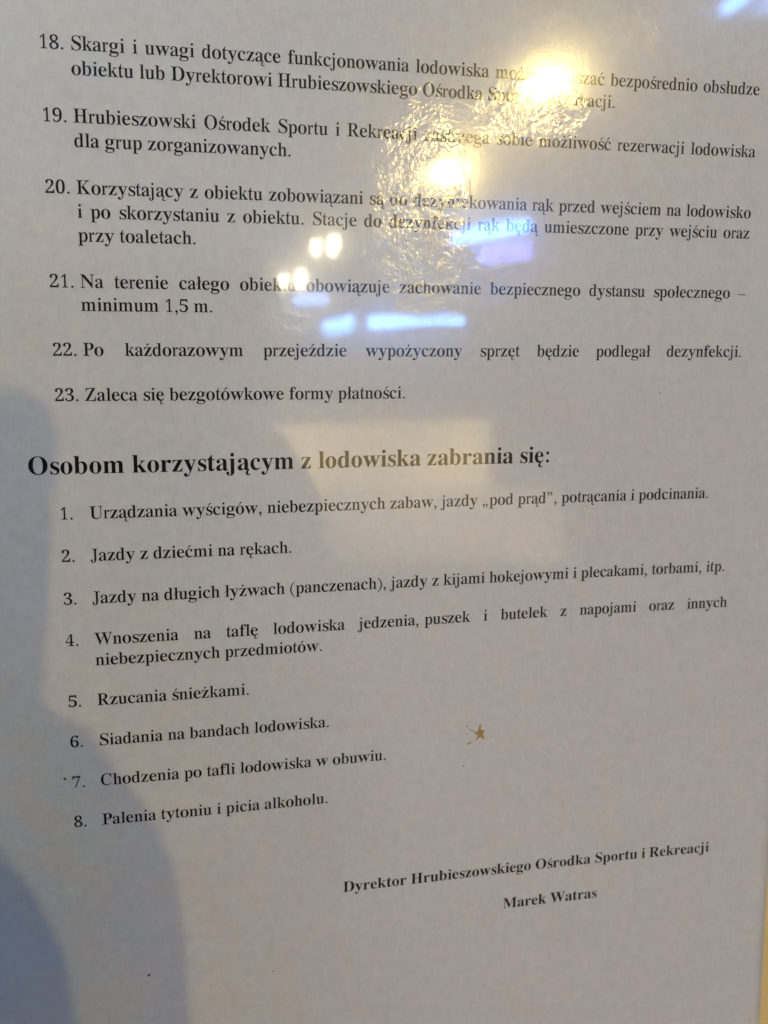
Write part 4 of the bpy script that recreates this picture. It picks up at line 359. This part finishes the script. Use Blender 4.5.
    ('b', 'ś', 1, ((383, 141, 379, 101, 362, 55, 340, 27, 300, 0, 265, -11, 217, -15, 181, -9, 123, 11, 109, 13, 89, 6, 76, -13, 53, -13, 53, 157, 79, 157, 94, 111, 115, 73, 144, 45, 175, 28, 216, 22, 252, 31, 276, 51, 286, 81, 281, 111, 260, 138, 122, 215, 86, 245, 68, 273, 56, 311, 57, 352, 70, 396, 97, 433, 135, 460, 182, 473, 231, 473, 317, 454, 332, 459, 343, 475, 363, 475, 363, 330, 340, 330, 325, 369, 304, 400, 280, 423, 245, 438, 210, 440, 180, 431, 162, 412, 156, 381, 164, 356, 186, 333, 304, 272, 349, 238, 364, 219, 375, 197, 381, 171), (332, 655, 308, 625, 173, 505, 138, 505, 243, 670, 293, 680),)),
]

ADV_R = dict(zip('abcdefghijklmnopqrstuvwxyz', (444,500,444,500,444,333,500,500,278,278,500,278,778,500,500,500,500,333,389,278,500,500,722,500,500,444)))
ADV_B = dict(zip('abcdefghijklmnopqrstuvwxyz', (500,556,444,556,444,333,500,556,278,333,556,278,833,556,500,556,556,444,389,333,556,500,722,500,500,444)))
ADV_R.update(zip('ABCDEFGHIJKLMNOPQRSTUVWXYZ', (722,667,667,722,611,556,722,722,333,389,722,611,889,722,722,556,722,667,556,611,722,722,944,722,722,611)))
ADV_B.update(zip('ABCDEFGHIJKLMNOPQRSTUVWXYZ', (722,667,722,722,667,611,778,778,389,500,778,667,944,722,778,611,778,722,556,667,722,722,1000,722,722,667)))
for A, colon in ((ADV_R, 278), (ADV_B, 333)):
    A.update({c: 500 for c in '0123456789\u2013'}); A.update({'.': 250, ',': 250, '(': 333, ')': 333, '\u201e': 444, '\u201d': 444, ':': colon})
    A.update({c: A[b] for c, b in zip('\u0105\u0107\u0119\u0142\u0144\u00f3\u015b\u017a\u017c\u015a', 'acelnoszzS')})
def fill(loops):
    pts = []; edges = []
    for lp in loops:
        k = len(pts); pts += [Vector(p) for p in lp]; edges += [(k + i, k + (i + 1) % len(lp)) for i in range(len(lp))]
    vs, es, fs, _, _, _ = delaunay_2d_cdt(pts, edges, [], 0, 1e-6)
    def inside(x, y):                                       # odd number of outlines crossed
        odd = False
        for lp in loops:
            for (ax, ay), (bx, by) in zip(lp, lp[1:] + lp[:1]):
                if (ay > y) != (by > y) and x < ax + (y - ay) * (bx - ax) / (by - ay): odd = not odd
        return odd
    keep = [tuple(f) for f in fs if inside(sum(vs[i][0] for i in f) / 3, sum(vs[i][1] for i in f) / 3)]
    return [tuple(v) for v in vs], keep
LETTERS = {}
for style, ch, n_base, loops in GLYPHS:
    loops = [list(zip([v / 1000.0 for v in c[::2]], [v / 1000.0 for v in c[1::2]])) for c in loops]
    LETTERS[style + ch] = [fill(loops[:n_base])] + [fill([e]) for e in loops[n_base:]]
def set_words(bm, style, size, y, words):
    adv = ADV_B if style == 'b' else ADV_R
    for word, x in words:
        for ch in word:
            for k, (vs, fs) in enumerate(LETTERS[style + ch]):
                vv = [bm.verts.new(page(x + a * size, y - b * size, 0.00004 + 0.000006 * k)) for a, b in vs]
                for f in fs:
                    try: q = bm.faces.new([vv[i] for i in f])
                    except ValueError: continue
                    q.normal_update()
                    if q.normal.y > 0: q.normal_flip()
            x += adv[ch] / 1000.0 * size
LINES = [
    ('18a', 'r', 1.0, 5.0, [('18.', 0.0), ('Skargi', 1.492), ('i', 4.437), ('uwagi', 5.05), ('dotyczące', 7.829), ('funkcjonowania', 12.161), ('lodowiska', 18.939), ('można', 23.385), ('zgłaszać', 26.386), ('bezpośrednio', 30.107), ('obsłudze', 35.774)]),
    ('18b', 'r', 1.0, 6.153, [('obiektu', 1.492), ('lub', 4.742), ('Dyrektorowi', 6.27), ('Hrubieszowskiego', 11.63), ('Ośrodka', 19.323), ('Sportu', 22.961), ('i', 25.878), ('Rekreacji.', 26.406)]),
    ('19a', 'r', 1.0, 8.396, [('19.', 0.0), ('Hrubieszowski', 1.492), ('Ośrodek', 7.85), ('Sportu', 11.597), ('i', 14.624), ('Rekreacji', 15.261), ('zastrzega', 19.453), ('sobie', 23.532), ('możliwość', 26.002), ('rezerwacji', 30.695), ('lodowiska', 35.218)]),
    ('19b', 'r', 1.0, 9.549, [('dla', 1.492), ('grup', 2.964), ('zorganizowanych.', 5.047)]),
    ('20a', 'r', 1.0, 11.799, [('20.', 0.0), ('Korzystający', 1.492), ('z', 7.067), ('obiektu', 7.81), ('zobowiązani', 11.109), ('są', 16.462), ('do', 17.595), ('dezynfekowania', 18.894), ('rąk', 25.746), ('przed', 27.322), ('wejściem', 29.843), ('na', 33.919), ('lodowisko', 35.162)]),
    ('20b', 'r', 1.0, 12.952, [('i', 1.492), ('po', 2.14), ('skorzystaniu', 3.511), ('z', 8.937), ('obiektu.', 9.751), ('Stacje', 13.372), ('do', 16.186), ('dezynfekcji', 17.557), ('rąk', 22.593), ('będą', 24.24), ('umieszczone', 26.499), ('przy', 32.035), ('wejściu', 34.182), ('oraz', 37.608)]),
    ('20c', 'r', 1.0, 14.106, [('przy', 1.492), ('toaletach.', 3.519)]),
    ('21a', 'r', 1.0, 16.384, [('21.', 0.0), ('Na', 1.492), ('terenie', 3.171), ('całego', 6.406), ('obiektu', 9.53), ('obowiązuje', 13.044), ('zachowanie', 18.168), ('bezpiecznego', 23.402), ('dystansu', 29.358), ('społecznego', 33.372), ('–', 38.829)]),
    ('21b', 'r', 1.0, 17.538, [('minimum', 1.492), ('1,5', 5.632), ('m.', 7.132)]),
    ('22', 'r', 1.0, 19.799, [('22.', 0.0), ('Po', 1.492), ('każdorazowym', 3.577), ('przejeździe', 10.716), ('wypożyczony', 16.299), ('sprzęt', 22.883), ('będzie', 26.301), ('podlegał', 29.94), ('dezynfekcji.', 34.414)]),
    ('23', 'r', 1.0, 22.099, [('23.', 0.0), ('Zaleca', 1.492), ('się', 4.407), ('bezgotówkowe', 5.768), ('formy', 12.072), ('płatności.', 14.766)]),
    ('H', 'b', 1.375, 25.866, [('Osobom', -1.509), ('korzystającym', 3.725), ('z', 12.698), ('lodowiska', 13.652), ('zabrania', 19.879), ('się:', 25.418)]),
    ('1', 'r', 1.0, 28.268, [('1.', -0.041), ('Urządzania', 1.466), ('wyścigów,', 6.269), ('niebezpiecznych', 10.824), ('zabaw,', 17.738), ('jazdy', 20.792), ('„pod', 23.208), ('prąd”,', 25.402), ('potrącania', 28.123), ('i', 32.538), ('podcinania.', 33.066)]),
    ('2', 'r', 1.0, 30.54, [('2.', -0.041), ('Jazdy', 1.466), ('z', 3.993), ('dziećmi', 4.687), ('na', 8.103), ('rękach.', 9.297)]),
    ('3', 'r', 1.0, 32.857, [('3.', -0.041), ('Jazdy', 1.466), ('na', 3.993), ('długich', 5.187), ('łyżwach', 8.437), ('(panczenach),', 12.019), ('jazdy', 17.849), ('z', 20.265), ('kijami', 20.959), ('hokejowymi', 23.765), ('i', 29.015), ('plecakami,', 29.543), ('torbami,', 34.153), ('itp.', 37.764)]),
    ('4a', 'r', 1.0, 35.14, [('4.', -0.041), ('Wnoszenia', 1.466), ('na', 6.719), ('taflę', 8.473), ('lodowiska', 11.06), ('jedzenia,', 15.98), ('puszek', 19.862), ('i', 23.449), ('butelek', 24.537), ('z', 28.291), ('napojami', 29.545), ('oraz', 34.076), ('innych', 36.607)]),
    ('4b', 'r', 1.0, 36.294, [('niebezpiecznych', 1.466), ('przedmiotów.', 8.38)]),
    ('5', 'r', 1.0, 38.557, [('5.', -0.041), ('Rzucania', 1.466), ('śnieżkami.', 5.437)]),
    ('6', 'r', 1.0, 40.862, [('6.', -0.041), ('Siadania', 1.466), ('na', 5.16), ('bandach', 6.354), ('lodowiska.', 9.936)]),
    ('7', 'r', 1.0, 43.201, [('7.', -0.041), ('Chodzenia', 1.466), ('po', 5.993), ('tafli', 7.243), ('lodowiska', 9.104), ('w', 13.465), ('obuwiu.', 14.437)]),
    ('8', 'r', 1.0, 45.533, [('8.', -0.041), ('Palenia', 1.466), ('tytoniu', 4.66), ('i', 7.744), ('picia', 8.272), ('alkoholu.', 10.466)]),
    ('D', 'b', 0.9942, 51.316, [('Dyrektor', 15.072), ('Hrubieszowskiego', 19.241), ('Ośrodka', 27.222), ('Sportu', 31.172), ('i', 34.348), ('Rekreacji', 34.873)]),
    ('M', 'b', 0.9942, 53.686, [('Marek', 25.171), ('Watras', 28.29)]),
]

PARAGRAPHS = [   # lines of each printed paragraph, its name, what sets it apart
    (('18a', '18b'), 'rule_text', 'rule 18 on complaints, two lines at the top'), (('19a', '19b'), 'rule_text', 'rule 19 on booking the rink for groups'),
    (('20a', '20b', '20c'), 'rule_text', 'rule 20 on disinfecting hands, three lines'), (('21a', '21b'), 'rule_text', 'rule 21 on keeping a distance of 1,5 m'),
    (('22',), 'rule_text', 'rule 22, one widely spaced line'), (('23',), 'rule_text', 'rule 23, one short line above the heading'),
    (('H',), 'heading', 'large bold heading ending in a colon'),
    (('1',), 'rule_text', 'ban 1 right under the bold heading'), (('2',), 'rule_text', 'ban 2, short line'), (('3',), 'rule_text', 'ban 3, long line with words in brackets'),
    (('4a', '4b'), 'rule_text', 'ban 4, two lines, the first widely spaced'), (('5',), 'rule_text', 'ban 5, short line'), (('6',), 'rule_text', 'ban 6, short line'),
    (('7',), 'rule_text', 'ban 7, short line beside a dark speck'), (('8',), 'rule_text', 'ban 8, last line of the list'),
    (('D',), 'signature_title', 'bold line giving the office of the signer'), (('M',), 'signature_name', 'bold name under the office line')]
BY_ID = {q[0]: q for q in LINES}
for ids, name, label in PARAGRAPHS:
    bm = bmesh.new()
    for i in ids:
        _, style, size, y, words = BY_ID[i]
        set_words(bm, style, size, y, words)
    o = from_bm(name, bm, INK, sheet); o['label'] = label

# a rubbed-through spot with crumbs of torn paper, and specks of dirt
def blot(bm, X, Y, pts, lift=0.00006):
    vs = [bm.verts.new(page(X + a, Y + b, lift)) for a, b in pts]
    f = bm.faces.new(vs); f.normal_update()
    if f.normal.y > 0: f.normal_flip()
def splat(cx, cy, r, seed, n=9, sx=1.0, sy=1.0):
    import random
    q = random.Random(seed)
    return [(cx + sx * r * (0.6 + 0.7 * q.random()) * math.cos(2 * math.pi * i / n), cy + sy * r * (0.6 + 0.7 * q.random()) * math.sin(2 * math.pi * i / n)) for i in range(n)]
TEAR_SPOT = [(23.36, 41.577), (23.41, 41.477), (23.477, 41.561), (23.444, 41.794), (23.564, 41.896), (23.735, 41.885), (23.685, 41.999), (23.609, 42.11), (23.666, 42.286), (23.722, 42.449), (23.564, 42.422), (23.455, 42.294), (23.326, 42.374), (23.146, 42.529), (23.208, 42.363), (23.296, 42.201), (23.176, 42.124), (23.041, 41.955), (23.212, 41.957), (23.314, 41.874)]
CRUMBS = [(22.615, 41.565, 0.06, 1.3, 0.9), (22.768, 41.728, 0.05, 1.5, 0.7), (22.901, 41.838, 0.06, 1.2, 0.9), (23.034, 41.928, 0.05, 1.3, 0.8), (22.625, 42.042, 0.05, 1, 1), (22.723, 42.641, 0.07, 1.3, 1), (22.853, 42.587, 0.06, 1.6, 0.7), (23.004, 42.621, 0.03, 1.4, 0.8), (23.177, 42.466, 0.04, 1.5, 0.7), (22.64, 42.732, 0.04, 1, 0.9), (24.083, 41.876, 0.045, 0.7, 1.3), (24.082, 42.336, 0.04, 1, 1), (22.517, 41.556, 0.03, 1, 1), (23.105, 42.184, 0.035, 1, 1), (22.493, 42.574, 0.025, 1, 1), (23.186, 41.438, 0.02, 1, 1)]
SPECKS = [(-0.381, 42.653, 0.085), (3.715, 55.137, 0.085), (10.871, 55.896, 0.045), (22.399, 44.051, 0.05), (34.134, 21.906, 0.05), (22.738, 45.168, 0.03), (-3.905, 55.09, 0.03), (25.237, 50.321, 0.035), (34.235, 39.023, 0.03)]
bm = bmesh.new()
blot(bm, 0, 0, TEAR_SPOT)
for i, (a, b, r, sx, sy) in enumerate(CRUMBS): blot(bm, a, b, splat(0, 0, r, i, 8, sx, sy))
o = from_bm('torn_spot', bm, TEAR, sheet); o['label'] = 'small ochre spot where the sheet is rubbed through'
bm = bmesh.new()
for i, (a, b, r) in enumerate(SPECKS): blot(bm, a, b, splat(0, 0, r, i + 40, 7))
o = from_bm('dirt_specks', bm, SPECK, sheet); o['label'] = 'tiny dark specks on the lower half of the sheet'; o['kind'] = 'stuff'


# ---------------------------------------------------------------- lamps and lit things the film mirrors, and an added cool tube
def flood(name, pos, tilt, mast, label):
    p = Vector(pos); aim = (Vector((0.08, 0, MID)) - p).normalized()
    t = empty(name, (mast, p.y - 0.16, 0), label, 'lamp', 'warm floodlights')
    ax = Vector((0, 0, 1)).cross(aim).normalized(); ay = aim.cross(ax); q = math.radians(tilt)
    ax, ay = ax * math.cos(q) + ay * math.sin(q), ay * math.cos(q) - ax * math.sin(q)
    bm = bmesh.new(); add_ball(bm, p, (0.010, 0.010, 0.010), 16); from_bm('bulb', bm, WARM_BULB, t, True)
    ld = bpy.data.lights.new('bulb_light', 'POINT'); ld.energy = LAMP_POWER; ld.color = LAMP_COLOR; ld.shadow_soft_size = 0.020
    lo = bpy.data.objects.new('bulb_light', ld); COL.objects.link(lo); lo.location = p; lo.parent = t; lo.matrix_parent_inverse = Matrix.Translation(-Vector(t.location))
    def dish(rings, cap):
        bm = bmesh.new(); R = []
        for s, d in rings: R.append([bm.verts.new(p + aim * d + ax * (0.092 * s * math.cos(k * math.pi / 16)) + ay * (0.052 * s * math.sin(k * math.pi / 16))) for k in range(32)])
        for A, B_ in zip(R, R[1:]):
            for k in range(32): bm.faces.new((A[k], A[(k + 1) % 32], B_[(k + 1) % 32], B_[k]))
        if cap: bm.faces.new(R[-1])
        bmesh.ops.recalc_face_normals(bm, faces=bm.faces)
        return bm
    from_bm('lens', dish([(0.98, -0.024), (0.6, -0.023)], True), LENS, t)
    from_bm('housing', dish([(1.0, 0.004), (1.07, 0.004), (1.07, -0.05), (0.7, -0.09)], True), STEEL, t, True)
    bm = bmesh.new(); e = p - aim * 0.085; k = Vector((mast, p.y - 0.16, p.z - 0.03))
    add_tube(bm, [e, Vector((e.x, p.y - 0.16, p.z - 0.03))], 0.018, 12); add_tube(bm, [Vector((e.x - 0.03, p.y - 0.16, p.z - 0.03)), k], 0.02, 12)
    add_tube(bm, [k + Vector((0, 0, 0.2)), Vector((mast, p.y - 0.16, 0))], 0.035, 14)
    from_bm('pole', bm, STEEL, t, True)
flood('floodlight', (1.583, -3.70, 2.372), -22, 3.0, 'warm floodlight mirrored as the upper, larger yellow glare over the text')
flood('floodlight', (1.264, -3.80, 2.108), -8, 3.15, 'warm floodlight mirrored as the lower yellow glare above the blue bar')
for (x, z, s, lab) in ((0.793, 1.877, 0.9, 'left of the two small bulbs mirrored above the word in rule 21'), (0.882, 1.884, 1.1, 'right, bigger one of the upper pair of small mirrored bulbs'),
                       (0.633, 1.742, 0.9, 'left, smaller one of the lower pair of bulbs mirrored over rule 21'), (0.719, 1.747, 1.1, 'right one of the lower pair of bulbs mirrored over rule 21')):
    t = empty('light_bulb', (x, -4.2, z), lab, 'light bulb', 'small bulbs on a garland')
    bm = bmesh.new(); add_ball(bm, (x, -4.2, z), (0.026 * s, 0.026 * s, 0.036 * s), 20); from_bm('globe', bm, SMALL_BULB, t, True)
    bm = bmesh.new(); add_tube(bm, [(x, -4.2, z + 0.033 * s), (x, -4.2, z + 0.065)], 0.012, 12); from_bm('socket', bm, BLACK, t, True)
def bar(name, a, b, y, th, m, label, cat='light bar', group='blue light bars'):
    a = Vector((a[0], y, a[1])); b = Vector((b[0], y, b[1])); c = (a + b) / 2; d = b - a
    t = empty(name, c, label, cat, group)
    R = Matrix.Translation(c) @ Matrix.Rotation(-math.atan2(d.z, d.x), 4, 'Y')
    bm = bmesh.new(); add_box(bm, None, (d.length, 0.03, th), min(th, d.length) * 0.3 if th > 0.03 else 0.008, R); from_bm('diffuser', bm, m, t, True)
    bm = bmesh.new(); add_box(bm, None, (d.length * 1.0, 0.03, th * 1.05), 0, Matrix.Translation((0, -0.032, 0)) @ R); from_bm('housing', bm, BLACK, t)
bar('led_bar', (1.856, 2.019), (2.276, 2.083), -5.5, 0.075, BLUE_LED, 'short thick blue light bar mirrored just under the lower yellow glare')
bar('led_bar', (2.03, 1.925), (2.30, 1.95), -5.52, 0.10, VIOLET, 'dim violet panel mirrored below the thick blue bar', group=None)
bar('led_bar', (1.368, 1.577), (1.937, 1.581), -5.5, 0.06, BLUE_LED, 'long thin blue light bar mirrored above rule 22')
bar('led_bar', (1.08, 1.546), (1.275, 1.578), -5.5, 0.075, BLUE_LED, 'stubby blue light mirrored left of the long thin blue bar')
bar('led_bar', (0.870, 1.709), (1.110, 1.706), -5.5, 0.06, BLUE_DIM, 'dim short blue light mirrored under the lower pair of bulbs')
bar('led_bar', (2.485, 2.803), (2.55, 2.875), -4.5, 0.045, BLUE_LED, 'slanting blue light mirrored at the upper right corner of the sheet')
bar('led_bar', (2.575, 2.79), (2.63, 2.83), -4.5, 0.04, BLUE_DIM, 'dim pale blue light mirrored at the far upper right edge')
tl = empty('fill_tube', (-0.20, -0.16, 1.56), 'added unseen cool tube brightening the upper left of the sheet', 'lamp')  # unseen tube added for a cool falloff from the upper left
bm = bmesh.new(); add_tube(bm, [(-0.20, -0.16, 1.56), (-0.20, -0.16, 1.86)], 0.012, 10); from_bm('tube', bm, glow('fill_tube_glow', (0.74, 0.88, 1.0), FILL_TUBE), tl, True)
bm = bmesh.new(); add_box(bm, (-0.225, -0.168, 1.71), (0.022, 0.05, 0.36), 0.006); from_bm('housing', bm, WHITE, tl)
bm = bmesh.new(); add_tube(bm, [(-0.23, -0.16, 1.74), (-0.23, -0.05, 1.74), (-0.21, 0.02, 1.74), (-0.15, 0.025, 1.74)], 0.009, 10); from_bm('bracket', bm, STEEL, tl, True)
k = empty('kiosk', (1.5, -5.6, 0), 'dark kiosk with a warm lit window mirrored across the bold heading', 'kiosk')
bm = bmesh.new(); add_box(bm, (1.55, -5.68, 0.62), (2.2, 1.2, 1.24), 0.01); from_bm('wall', bm, WALL, k)
bm = bmesh.new(); add_box(bm, (1.55, -5.68, 1.27), (2.4, 1.4, 0.06), 0.01); from_bm('roof', bm, STEEL, k)
bm = bmesh.new(); add_box(bm, (1.284, -5.06, 0.877), (1.306, 0.03, 0.362), 0.008); from_bm('window', bm, LIT_WINDOW, k)
bm = bmesh.new(); add_box(bm, (1.530, -5.05, 0.502), (1.518, 0.04, 0.406), 0.008); from_bm('counter_front', bm, LIT_COUNTER, k)

PHONE_R = 73.5; PHONE_T = -27.0
# ---------------------------------------------------------------- the photographer and the phone, whose shadows fall on the sheet
def slab(bm, u0, u1, v0, v1, w0, w1, r, n=6):
    ring = []
    for cx, cy, a0 in ((u1 - r, v0 + r, -90), (u1 - r, v1 - r, 0), (u0 + r, v1 - r, 90), (u0 + r, v0 + r, 180)):
        for i in range(n + 1):
            a = math.radians(a0 + 90 * i / n); ring.append((cx + r * math.cos(a), cy + r * math.sin(a)))
    L_ = [[bm.verts.new(held(cxx, cyy, w)) for cxx, cyy in ring] for w in (w0, w1)]
    q = len(ring)
    for i in range(q): bm.faces.new((L_[0][i], L_[0][(i + 1) % q], L_[1][(i + 1) % q], L_[1][i]))
    bm.faces.new(L_[0][::-1]); bm.faces.new(L_[1])
    bmesh.ops.recalc_face_normals(bm, faces=bm.faces)
ph = empty('smartphone', held(25, 40, -6), 'black smartphone held up to the sheet, seen only as a soft shadow at left', 'phone')
bm = bmesh.new(); slab(bm, -14, PHONE_R, PHONE_T, 128, -10, -2, 9); from_bm('body', bm, BLACK, ph)
bm = bmesh.new(); slab(bm, -11, PHONE_R - 3, PHONE_T + 3, 125, -10.6, -10.1, 7); from_bm('screen', bm, simple('screen_glass', (0.01, 0.01, 0.012), 0.1), ph)

def skin_mesh(name, chains, material, parent, levels=2):
    """Limbs as chains of joints (point, radius); a chain may begin at a joint of an earlier one."""
    verts, edges, rads, roots = [], [], [], []
    for ch in chains:
        roots.append(len(verts))
        for p, r in ch:
            if len(verts) > roots[-1]: edges.append((len(verts) - 1, len(verts)))
            verts.append(p); rads.append(r)
    me = bpy.data.meshes.new(name + '_cage'); me.from_pydata([tuple(v) for v in verts], edges, [])
    o = bpy.data.objects.new(name + '_cage', me); COL.objects.link(o)
    sk = o.modifiers.new('skin', 'SKIN'); sk.use_smooth_shade = True
    for i, d in enumerate(me.skin_vertices[0].data):
        d.radius = (rads[i], rads[i]) if not isinstance(rads[i], tuple) else rads[i]; d.use_root = i in roots
    sb = o.modifiers.new('round', 'SUBSURF'); sb.levels = levels; sb.render_levels = levels
    rm = o.modifiers.new('join', 'REMESH'); rm.mode = 'VOXEL'; rm.voxel_size = 0.004; rm.use_smooth_shade = True
    so = o.modifiers.new('soft', 'SMOOTH'); so.factor = 0.5; so.iterations = 3
    bpy.context.view_layer.update()
    dg = bpy.context.evaluated_depsgraph_get()
    nm = bpy.data.meshes.new_from_object(o.evaluated_get(dg)); nm.name = name; nm.materials.clear()
    bpy.data.objects.remove(o)
    nm.shade_smooth()
    return link(name, nm, material, parent)
H = lambda u, v, w: held(u, v, w)
foot_z = 0.0
pel = H(-10, 620, -300); hx, hy = pel.x, pel.y
def B(dx, dy, z): return Vector((hx + dx, hy + dy, z))
who = empty('person', (hx, hy, 0), 'photographer in a dark jacket holding a phone, seen only as shadows at lower left', 'person')
WR = H(80, 132, 8)                                         # right wrist
EL = H(165, 372, -110); SH = B(0.19, 0.0, 1.36)
body = [[(B(0, 0, 0.92), 0.10), (B(0, 0, 1.10), 0.10), (B(0, 0.01, 1.28), 0.11), (B(0, 0, 1.40), 0.06), (B(0, 0.01, 1.455), 0.055), (B(0, 0.02, 1.53), 0.078), (B(0, 0.025, 1.60), 0.082), (B(0, 0.01, 1.665), 0.05)],
        [(B(0, 0.01, 1.28), 0.11), (SH, 0.055), (SH.lerp(EL, 0.5), 0.048), (EL, 0.040), (EL.lerp(WR, 0.4), 0.038), (EL.lerp(WR, 0.88), 0.028), (WR, 0.0275), (H(77, 104, 11), 0.0255), (H(72, 78, 13), 0.0245), (H(65, 56, 13), 0.017)],
        [(B(0, 0.01, 1.28), 0.11), (B(-0.19, 0, 1.36), 0.062), (B(-0.25, -0.02, 1.20), 0.048), (B(-0.27, -0.02, 1.08), 0.040), (B(-0.27, 0.06, 0.95), 0.034), (B(-0.265, 0.10, 0.85), 0.024), (B(-0.26, 0.115, 0.80), 0.026), (B(-0.255, 0.12, 0.76), 0.022)],
        [(B(0, 0, 0.92), 0.10), (B(0.095, 0, 0.84), 0.09), (B(0.10, 0.01, 0.50), 0.058), (B(0.10, -0.01, 0.28), 0.055), (B(0.10, -0.02, 0.08), 0.04), (B(0.10, 0.02, 0.04), 0.04), (B(0.11, 0.13, 0.032), 0.032)],
        [(B(0, 0, 0.92), 0.10), (B(-0.095, 0, 0.84), 0.09), (B(-0.10, 0.01, 0.50), 0.058), (B(-0.10, -0.01, 0.28), 0.055), (B(-0.10, -0.02, 0.08), 0.04), (B(-0.10, 0.02, 0.04), 0.04), (B(-0.11, 0.13, 0.032), 0.032)]]
KN, PB, PM = H(72, 70, 13), H(74, 88, 13), H(76, 104, 11)
for root, rr, pts, r in ((H(65, 56, 13), 0.017, [(66, 49, 20), (48, 45, 23), (32, 44, 14)], 9.4), (KN, 0.0215, [(77, 63, 22), (58, 61, 27), (34, 61, 15)], 9.6),
                   (KN, 0.0215, [(83, 75, 20), (62, 77, 27), (37, 78, 15)], 9.2), (PB, 0.024, [(86, 90, 18), (66, 92, 25), (43, 94, 14)], 8.4)):
    body.append([(root, rr)] + [(H(*q), r * 0.001 * (1 - 0.07 * i)) for i, q in enumerate(pts)])
body.append([(PM, 0.0265), (H(78, 88, -14), 0.013), (H(64, 66, -23), 0.0105), (H(46, 52, -21), 0.0095)])   # thumb over the screen
LH = B(-0.255, 0.12, 0.76)
for i, (dx, L_) in enumerate(((0.010, .078), (0.003, .086), (-0.004, .08), (-0.011, .064))):
    yy = 0.15 - 0.022 * i
    body.append([(LH, 0.022), (B(-0.253, yy, 0.735), 0.0095), (B(-0.247, yy + 0.004, 0.735 - L_ * 0.5), 0.009), (B(-0.238, yy, 0.735 - L_), 0.008)])
body.append([(B(-0.26, 0.115, 0.80), 0.026), (B(-0.235, 0.145, 0.775), 0.011), (B(-0.225, 0.16, 0.735), 0.009)])
skin_mesh('body', body, SKIN, who, 2)
S_END = EL.lerp(WR, 0.97)
skin_mesh('jacket', [[(B(0, 0, 0.80), (0.19, 0.16)), (B(0, 0, 1.06), (0.18, 0.15)), (B(0, 0.01, 1.28), (0.185, 0.155)), (B(0, 0, 1.40), 0.11), (B(0, 0.005, 1.45), 0.072)],
                     [(B(0, 0.01, 1.28), (0.185, 0.155)), (SH, 0.10), (SH.lerp(EL, 0.5), 0.066), (EL, 0.058), (EL.lerp(WR, 0.5), 0.050), (EL.lerp(WR, 0.85), 0.042), (S_END, 0.037)],
                     [(B(0, 0.01, 1.28), (0.185, 0.155)), (B(-0.19, 0, 1.36), 0.10), (B(-0.25, -0.02, 1.20), 0.066), (B(-0.27, -0.02, 1.08), 0.058), (B(-0.27, 0.06, 0.95), 0.05), (B(-0.266, 0.095, 0.865), 0.037)]], JACKET, who, 2)
skin_mesh('trousers', [[(B(0, 0, 0.95), (0.14, 0.12)), (B(0.095, 0, 0.82), 0.105), (B(0.10, 0.01, 0.50), 0.078), (B(0.10, -0.01, 0.12), 0.068)],
                       [(B(0, 0, 0.95), (0.14, 0.12)), (B(-0.095, 0, 0.82), 0.105), (B(-0.10, 0.01, 0.50), 0.078), (B(-0.10, -0.01, 0.12), 0.068)]], TROUSERS, who, 2)
bm = bmesh.new(); add_ball(bm, B(0, -0.002, 1.63), (0.086, 0.10, 0.085), 24); from_bm('hair', bm, HAIR, who, True)
